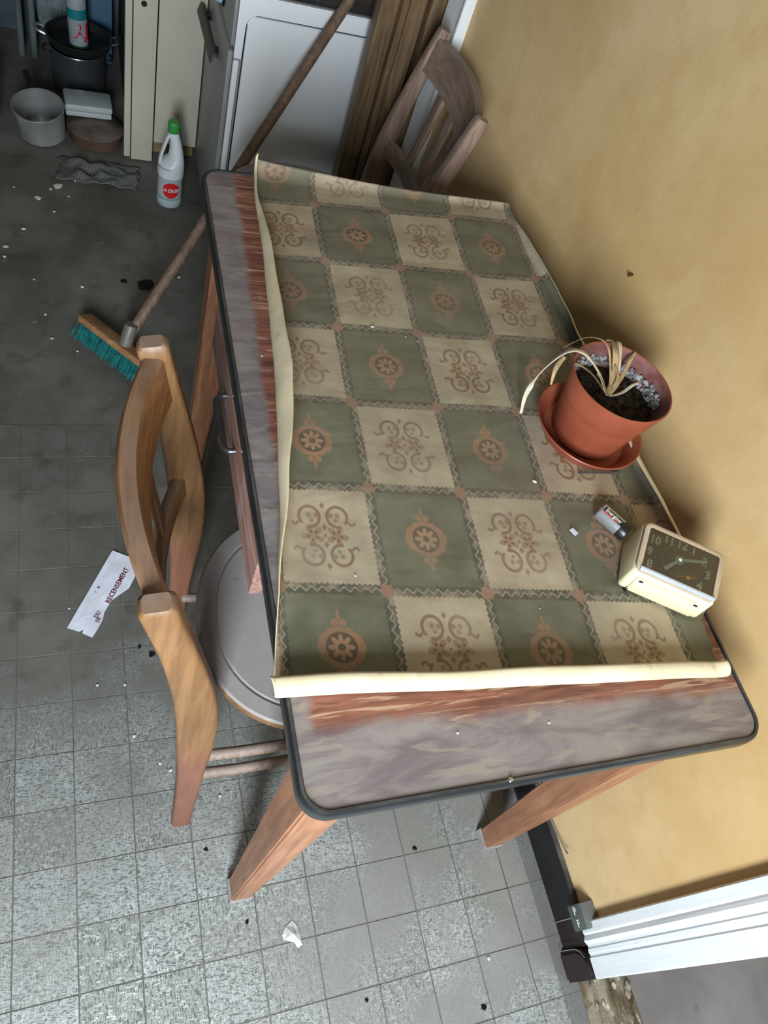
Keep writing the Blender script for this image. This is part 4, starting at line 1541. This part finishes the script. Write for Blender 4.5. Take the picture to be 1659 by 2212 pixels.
# ------------------------------------------------------------------ cooker beyond the table
CX0, CX1, CY0, CY1 = 0.200, 0.652, 1.884, 2.440
ckr = empty('cooker', (CX0, CY0, 0), 0, 'white enamelled cooker with black hob standing beyond the table', 'cooker')
bm = B(((CX1 - CX0) / 2, (CY1 - CY0) / 2 + 0.004, 0.362), (CX1 - CX0 - 0.004, CY1 - CY0 - 0.004, 0.700), 0.008)
obj('body', bm, M['enamel_shaded'], ckr, 40)
# side panel with its rounded seam
WX = CX1 - CX0


def xz_prism(poly, y0, y1):
    bm = bmesh.new()
    a = [bm.verts.new((p[0], y0, p[1])) for p in poly]
    b_ = [bm.verts.new((p[0], y1, p[1])) for p in poly]
    bm.faces.new(a)
    bm.faces.new(b_[::-1])
    for k in range(len(poly)):
        bm.faces.new((a[k], a[(k + 1) % len(poly)], b_[(k + 1) % len(poly)], b_[k]))
    return bm


def arc(cx, cz, r_, a0, a1, n_=6):
    return [(cx + r_ * math.cos(math.radians(a0 + (a1 - a0) * k / n_)), cz + r_ * math.sin(math.radians(a0 + (a1 - a0) * k / n_))) for k in range(n_ + 1)]


bm = xz_prism([(0.024, 0.03), (WX, 0.03), (WX, 0.665)] + arc(0.044, 0.645, 0.020, 90, 180), -0.008, 0.004)
bmesh.ops.bevel(bm, geom=[e for e in bm.edges if all(v_.co.y < -0.007 for v_ in e.verts)], offset=0.003, segments=2, affect='EDGES')
obj('side_panel', bm, M['enamel'], ckr, 40)
bm = xz_prism([(0.0, 0.560), (0.0185, 0.560), (0.0205, 0.645)] + arc(0.044, 0.645, 0.0245, 180, 90)[1:] + [(WX, 0.6695), (WX, 0.712), (0.012, 0.712), (0.004, 0.708), (0.0, 0.700)], -0.007, 0.004)
bmesh.ops.bevel(bm, geom=[e for e in bm.edges if all(v_.co.y < -0.006 for v_ in e.verts)], offset=0.0025, segments=2, affect='EDGES')
obj('upper_surround', bm, M['enamel'], ckr, 40)
obj('lower_strip', B((0.0075, 0.0005, 0.290), (0.015, 0.012, 0.530), 0.004), M['enamel'], ckr, 40)
obj('seam', B((WX / 2 + 0.01, 0.0035, 0.35), (WX - 0.024, 0.004, 0.66)), M['dark'], ckr)
obj('hob', B((WX / 2 + 0.004, (CY1 - CY0) / 2, 0.7185), (WX - 0.012, CY1 - CY0 - 0.02, 0.013), 0.003), M['hob'], ckr, 40)
for bx_, by_ in ((0.14, 0.14), (0.32, 0.14), (0.14, 0.40), (0.32, 0.40)):
    bu = obj('burner', L([(0.046, 0), (0.046, 0.008), (0.036, 0.014), (0.012, 0.015), (0, 0.015)], 28, (bx_, by_, 0.725)), M['black_pan'], ckr, 40)
    for k in range(4):
        bm = bmesh.new()
        a = PI / 4 + k * PI / 2
        box(bm, (bx_ + 0.055 * math.cos(a), by_ + 0.055 * math.sin(a), 0.742), (0.062, 0.007, 0.007), 0.001, Matrix.Rotation(a, 4, 'Z'))
        box(bm, (bx_ + 0.083 * math.cos(a), by_ + 0.083 * math.sin(a), 0.733), (0.007, 0.007, 0.018), 0.001)
        obj('pan_support', bm, M['enamel'] if by_ < 0.2 else M['black_pan'], bu)
# front faces the left: oven door, handle, knob
obj('oven_door', B((-0.006, (CY1 - CY0) / 2, 0.30), (0.014, CY1 - CY0 - 0.02, 0.54), 0.005), M['enamel_shaded'], ckr, 40)
obj('control_panel', B((-0.004, (CY1 - CY0) / 2, 0.640), (0.010, CY1 - CY0 - 0.02, 0.116), 0.004), M['enamel_shaded'], ckr, 40)
bm = bmesh.new()
sweep(bm, [(-0.030, 0.115, 0.492), (-0.034, 0.24, 0.497), (-0.038, 0.362, 0.502)], rrect2(0.014, 0.030, 0.005, 3), (0.35, 0, 1))
hd = obj('handle', bm, plain('brown_handle', srgb(66, 58, 54), 0.45, 0.4, 0, 0.1, 10), ckr, 40)
bm = bmesh.new()
sweep(bm, [(0, 0, 0), (0, 0.020, 0)], rrect2(0.013, 0.028, 0.005, 3), (0.35, 0, 1))
bm.transform(Matrix.Translation((-0.0293, 0.094, 0.4915)))
obj('end_cap', bm, plain('grey_cap', srgb(108, 106, 104), 0.4, 0.4, 0, 0.05, 20), hd, 40)
obj('bracket', B((-0.016, 0.16, 0.493), (0.028, 0.016, 0.016), 0.002), M['dark'], hd)
obj('bracket', B((-0.018, 0.33, 0.500), (0.032, 0.016, 0.016), 0.002), M['dark'], hd)
bm = L([(0.024, 0), (0.024, 0.012), (0.019, 0.024), (0, 0.025)], 24)
bm.transform(Matrix.Translation((-0.009, 0.180, 0.628)) @ Matrix.Rotation(-PI / 2, 4, 'Y'))
kn = obj('knob', bm, M['lamp_blue'], ckr, 40)
tag(kn, 'pale blue control knob')
bm = L([(0.030, 0), (0.030, 0.004), (0.027, 0.006)], 24)
bm.transform(Matrix.Translation((-0.009, 0.180, 0.628)) @ Matrix.Rotation(-PI / 2, 4, 'Y'))
obj('knob_ring', bm, M['dark'], kn, 40)

# ------------------------------------------------------------------ sink cupboard on the left
KX0, KX1, KY0, KY1 = -1.10, 0.186, 2.255, 2.98
kb = empty('sink_cupboard', (KX0, KY0, 0), 0, 'cream painted sink cupboard with an open dark compartment beside the cooker', 'cupboard')
W2 = KX1 - KX0
lx = lambda x_: x_ - KX0
obj('worktop', B((W2 / 2, 0.36, 0.875), (W2 - 0.004, 0.72, 0.035), 0.006), M['cream'], kb, 40)
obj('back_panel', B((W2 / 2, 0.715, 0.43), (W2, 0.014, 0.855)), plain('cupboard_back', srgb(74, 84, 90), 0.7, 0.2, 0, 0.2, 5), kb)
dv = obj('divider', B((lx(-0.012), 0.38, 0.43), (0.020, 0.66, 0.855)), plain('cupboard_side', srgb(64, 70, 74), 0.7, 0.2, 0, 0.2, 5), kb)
obj('shade_apron', B((W2 / 2 - 0.04, 0.012, 0.690), (W2 - 0.17, 0.020, 0.330), 0.004), M['cream'], kb, 40)  # unseen band added to keep light out of the open compartment
obj('side_board', B((0.010, 0.36, 0.43), (0.020, 0.70, 0.855)), M['cream'], kb)
bm = bmesh.new()
box(bm, (lx(0.015), 0.012, 0.435), (0.066, 0.020, 0.860), 0.004)
stl = obj('stile', bm, M['cream'], kb, 40)
bm = B((lx(-0.030), 0.014, 0.440), (0.020, 0.026, 0.855), 0.005)
obj('edge_bead', bm, M['cream'], stl, 40)
bm = tube([(lx(0.010), 0.0025, 0.480), (lx(0.010), 0.0010, 0.480)], 0.008, 16)
kh = obj('keyhole', bm, M['dark'], stl)
bm = B((lx(0.118), 0.020, 0.463), (0.132, 0.016, 0.790), 0.003)
obj('door', bm, M['cream'], kb, 40)
obj('plinth', B((lx(0.118), 0.075, 0.032), (0.132, 0.014, 0.062)), plain('yellowed_plinth', srgb(142, 128, 88), 0.6, 0.3, 0, 0.2, 8), kb)

# pots and bottles in the open compartment
t = empty('stock_pot', (-0.166, 2.655, 0), 0, 'tall dull steel stock pot standing in the dark cupboard', 'pot')
obj('body', L([(0, 0.001), (0.078, 0.0), (0.084, 0.004), (0.0865, 0.132), (0.0895, 0.134), (0.0885, 0.137), (0.085, 0.135), (0.081, 0.008), (0, 0.006)], 48, (0, 0, 0), False), M['steel'], t, 40)
for sx_ in (-1, 1):
    obj('handle', tube(catmull([(sx_ * 0.086, -0.022, 0.112), (sx_ * 0.104, -0.014, 0.114), (sx_ * 0.106, 0.014, 0.114), (sx_ * 0.086, 0.022, 0.112)], 5), 0.0045, 8), M['black_pan'], t, True)
t = empty('iron_pan', (-0.160, 2.660, 0.1375), 0, 'wide black iron pan set on top of the steel stock pot', 'pan')
obj('bowl', L([(0, 0.001), (0.084, 0.0), (0.094, 0.006), (0.102, 0.030), (0.106, 0.032), (0.104, 0.034), (0.098, 0.032), (0.090, 0.009), (0.078, 0.005), (0, 0.005)], 56, (0, 0, 0), False), M['black_pan'], t, 40)
for sx_ in (-1, 1):
    obj('handle', tube(catmull([(sx_ * 0.101, -0.024, 0.028), (sx_ * 0.128, -0.016, 0.036), (sx_ * 0.128, 0.016, 0.036), (sx_ * 0.101, 0.024, 0.028)], 5), 0.005, 8), M['black_pan'] if sx_ > 0 else M['alu'], t, True)
# scouring powder bottle in the pan
t = empty('scouring_bottle', (-0.160, 2.640, 0.1440), 0, 'white scouring bottle with teal band and red letters standing in the black pan', 'bottle')
t.rotation_euler = (0.0, -0.04, 0)
M['shaded_white'] = plain('shaded_white_plastic', srgb(158, 166, 172), 0.4, 0.4, 0, 0.08, 12)  # white plastic greyed: the cupboard's shade is put into the colour
obj('body', L([(0, 0.0), (0.027, 0.0), (0.030, 0.004), (0.030, 0.150), (0.026, 0.166), (0.020, 0.172)], 40, (0, 0, 0), False), M['shaded_white'], t, 40)
obj('cap', L([(0.0225, 0.168), (0.0225, 0.205), (0.019, 0.210), (0, 0.211)], 32, (0, 0, 0), False), M['shaded_white'], t, 40)
obj('teal_band', L([(0.0303, 0.092), (0.0303, 0.122)], 40, (0, 0, 0), False), M['teal_print'], t, True)
obj('green_base', L([(0.0285, 0.001), (0.0303, 0.004), (0.0303, 0.012)], 40, (0, 0, 0), False), plain('dark_green', srgb(34, 84, 56), 0.5), t, True)


def on_cyl(r_, a_c):
    def fn(co):
        a = a_c + co.x / r_
        return Vector(((r_ + co.z + 0.0004) * math.sin(a), -(r_ + co.z + 0.0004) * math.cos(a), co.y))
    return fn


text('lettering', 'AJ', 0.056, M['red'], t, Matrix.Translation((0, 0, 0.056)), 0.0002, on_cyl(0.0302, 0.42), 0.0026)
t = empty('saucepan', (-0.278, 2.330, 0.0), 0.5, 'dented aluminium saucepan on the cupboard floor left of the brown pot', 'saucepan')
t.rotation_euler = (math.radians(4), math.radians(-9), 0.5)
t.location.z = 0.0118
obj('body', L([(0, 0.001), (0.062, 0.0), (0.068, 0.005), (0.073, 0.094), (0.077, 0.096), (0.076, 0.099), (0.0705, 0.096), (0.065, 0.008), (0, 0.005)], 48, (0, 0, 0), False), M['alu'], t, 40)
bm = bmesh.new()
sweep(bm, catmull([(0.020, 0.071, 0.086), (0.030, 0.100, 0.094), (0.045, 0.150, 0.098)], 5), rrect2(0.018, 0.009, 0.004, 2))
obj('handle', bm, M['black_pan'], t, 40)
t = empty('brown_pot', (-0.122, 2.352, 0.0), 0, 'low brown enamelled pot on the cupboard floor under the white tin', 'pot')
obj('body', L([(0, 0.001), (0.074, 0.0), (0.080, 0.005), (0.0835, 0.042), (0.087, 0.044), (0.084, 0.046)], 48, (0, 0, 0), False), M['brown_enamel'], t, 40)
obj('lid', L([(0.084, 0.045), (0.060, 0.052), (0.03, 0.055), (0, 0.056)], 48, (0, 0, 0), False), M['brown_enamel'], t, 40)
t = empty('enamel_tin', (-0.142, 2.415, 0.0575), 0.04, 'white enamel tin with a rounded lid lying on the brown pot', 'tin')
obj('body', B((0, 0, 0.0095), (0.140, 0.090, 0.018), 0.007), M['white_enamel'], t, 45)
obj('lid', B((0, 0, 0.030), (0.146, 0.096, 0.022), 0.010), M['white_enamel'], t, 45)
t = empty('preserve_can', (-0.464, 2.330, 0), 0, 'tall rusty steel can at the left end of the open cupboard', 'can')
obj('body', L([(0, 0.001), (0.056, 0), (0.058, 0.003), (0.056, 0.006), (0.056, 0.050), (0.0572, 0.053), (0.056, 0.056), (0.056, 0.092)], 40, (0, 0, 0), False), M['alu'], t, 40)
obj('label', L([(0.0562, 0.094), (0.0562, 0.165), (0.058, 0.168), (0.056, 0.170), (0, 0.166)], 40, (0, 0, 0), False), plain('brown_label', srgb(120, 84, 50), 0.6, 0.3, 0, 0.2, 12), t, 40)
bm = bmesh.new()
box(bm, (0, 0, 0.125), (0.16, 0.10, 0.25), 0.02)
o = obj('blue_canister', bm, M['blue'], None, 40)
o.location = (-0.105, 2.86, 0.0)
o.location.z = 0.001
o.scale = (0.72, 0.9, 1.55)
tag(o, 'blue plastic canister at the back of the open cupboard', 'canister')
G3 = 'grey pipes behind the pots'
for i, x_ in enumerate((-0.305, -0.345)):
    o = obj('drain_pipe', tube([(x_, 2.80, 0.001), (x_, 2.80, 0.85)], 0.011, 14), M['pipe'], None, True)
    tag(o, ('thin grey vertical pipe at the back of the cupboard, the one nearer the plastic bag', 'thin grey vertical pipe at the back, the one farther from the plastic bag')[i], 'pipe', G3)
# crumpled clear bag
bm = bmesh.new()
bmesh.ops.create_icosphere(bm, subdivisions=4, radius=0.075)
for v_ in bm.verts:
    k = 1 + 0.35 * noise.noise(v_.co * 22) + 0.18 * noise.noise(v_.co * 60)
    v_.co = Vector((v_.co.x * k * 0.75, v_.co.y * k * 0.5, v_.co.z * k * 1.2))
zm = min(v_.co.z for v_ in bm.verts)
for v_ in bm.verts:
    v_.co.z -= zm
o = obj('plastic_bag', bm, M['film'], None, False)
o.location = (-0.238, 2.90, 0.0005)
o.scale = (1.0, 0.9, 2.0)
tag(o, 'crumpled greyish clear plastic bag behind the scouring bottle', 'bag')

# checked rag on the floor before the cupboard
bm = bmesh.new()
uvl = bm.loops.layers.uv.new('UVMap')
NX, NY = 40, 26
gr = []
for j in range(NY + 1):
    row = []
    for i in range(NX + 1):
        s, t_ = i / NX, j / NY
        x_ = -0.245 + 0.235 * s + 0.018 * noise.noise((t_ * 4, 1, 2)) - 0.05 * (1 - t_) * (s - 0.3) * 0 + 0.02 * t_
        y_ = 2.115 + 0.115 * t_ + 0.030 * noise.noise((s * 4, 3, 1)) - 0.02 * s
        z_ = 0.004 + 0.030 * max(0, noise.noise((s * 5.5, t_ * 3.2, 7)) + 0.25) * math.sin(PI * min(1, max(0, s))) ** 0.5 * (0.3 + 0.7 * math.sin(PI * t_))
        row.append((bm.verts.new((x_, y_, z_)), s, t_))
    gr.append(row)
for j in range(NY):
    for i in range(NX):
        q = (gr[j][i], gr[j][i + 1], gr[j + 1][i + 1], gr[j + 1][i])
        f_ = bm.faces.new([a[0] for a in q])
        for lp, a in zip(f_.loops, q):
            lp[uvl].uv = (a[1] * 1.6, a[2])
o = obj('checked_rag', bm, M['rag'], None, 'all')
sm = o.modifiers.new('thickness', 'SOLIDIFY')
sm.thickness = 0.002
sm.offset = -1
tag(o, 'crumpled grey checked rag on the floor in front of the pots', 'rag')

# ------------------------------------------------------------------ bleach bottle on the floor
bl = empty('bleach_bottle', (0.086, 2.062, 0), 0.12, 'white plastic bleach bottle with green cap and red round label on the floor', 'bottle')
bm = bmesh.new()
lathe(bm, [(0, 0.002), (0.036, 0.0), (0.0385, 0.003), (0.0385, 0.022), (0.0375, 0.026), (0.0375, 0.098), (0.0388, 0.102), (0.0390, 0.124), (0.0385, 0.134)], 48, (0, 0, 0), False)
obj('body', bm, M['clear_plastic'], bl, 40)
# shoulder and neck: offset loft leaving the grip hole open on the left
bm = bmesh.new()
rings = []
for z_, cx, rx, ry in ((0.100, 0.0, 0.0390, 0.0390), (0.124, 0.0, 0.0392, 0.0392), (0.136, 0.001, 0.0378, 0.0385), (0.145, 0.0085, 0.0295, 0.034), (0.155, 0.0135, 0.0230, 0.030), (0.180, 0.0125, 0.0195, 0.025), (0.205, 0.009, 0.0165, 0.020), (0.222, 0.004, 0.0160, 0.0168), (0.236, 0.0015, 0.0150, 0.0150)):
    rings.append([bm.verts.new((cx + rx * math.cos(2 * PI * k / 40), ry * math.sin(2 * PI * k / 40), z_)) for k in range(40)])
for A_, B_ in zip(rings, rings[1:]):
    for k in range(40):
        bm.faces.new((A_[k], A_[(k + 1) % 40], B_[(k + 1) % 40], B_[k]))
bm.faces.new(rings[-1])
obj('shoulder', bm, M['white_plastic'], bl, 60)
bm = bmesh.new()
sweep(bm, catmull([(-0.006, 0, 0.231), (-0.015, 0, 0.215), (-0.0225, 0, 0.192), (-0.030, 0, 0.166), (-0.0345, 0, 0.142), (-0.034, 0, 0.126)], 5), rrect2(0.016, 0.0075, 0.003, 3), (1, 0, 0))
obj('grip', bm, M['white_plastic'], bl, 45)
obj('cap', L([(0.0155, 0.234), (0.0170, 0.236), (0.0165, 0.262), (0.0145, 0.266), (0, 0.266)], 32, (0.0012, 0, 0), False), M['green_cap'], bl, 40)


def disc_on_cyl(r_, rad, zc, a_c, mat, nm, dz=0.0005):
    bm = bmesh.new()
    c_ = []
    fn = on_cyl(r_ + dz, a_c)
    rings = [[bm.verts.new(fn(Vector((rad * q * math.cos(2 * PI * k / 32), zc + rad * q * math.sin(2 * PI * k / 32), 0)))) for k in range(32)] for q in (0.02, 0.35, 0.7, 1.0)]
    for A_, B_ in zip(rings, rings[1:]):
        for k in range(32):
            bm.faces.new((A_[k], A_[(k + 1) % 32], B_[(k + 1) % 32], B_[k]))
    bm.faces.new(rings[0])
    return obj(nm, bm, mat, bl, True)


disc_on_cyl(0.0375, 0.0265, 0.062, -0.10, M['red'], 'round_label')
text('lettering', 'LA CROIX', 0.0150, M['letters'], bl, Matrix.Translation((0, 0, 0.062)), 0.0002, on_cyl(0.0382, -0.10), 0.0004, 0.80)
obj('teal_print_band', L([(0.0377, 0.027), (0.0377, 0.034)], 48, (0, 0, 0), False), plain('pale_teal', srgb(132, 170, 170), 0.5), bl, True)
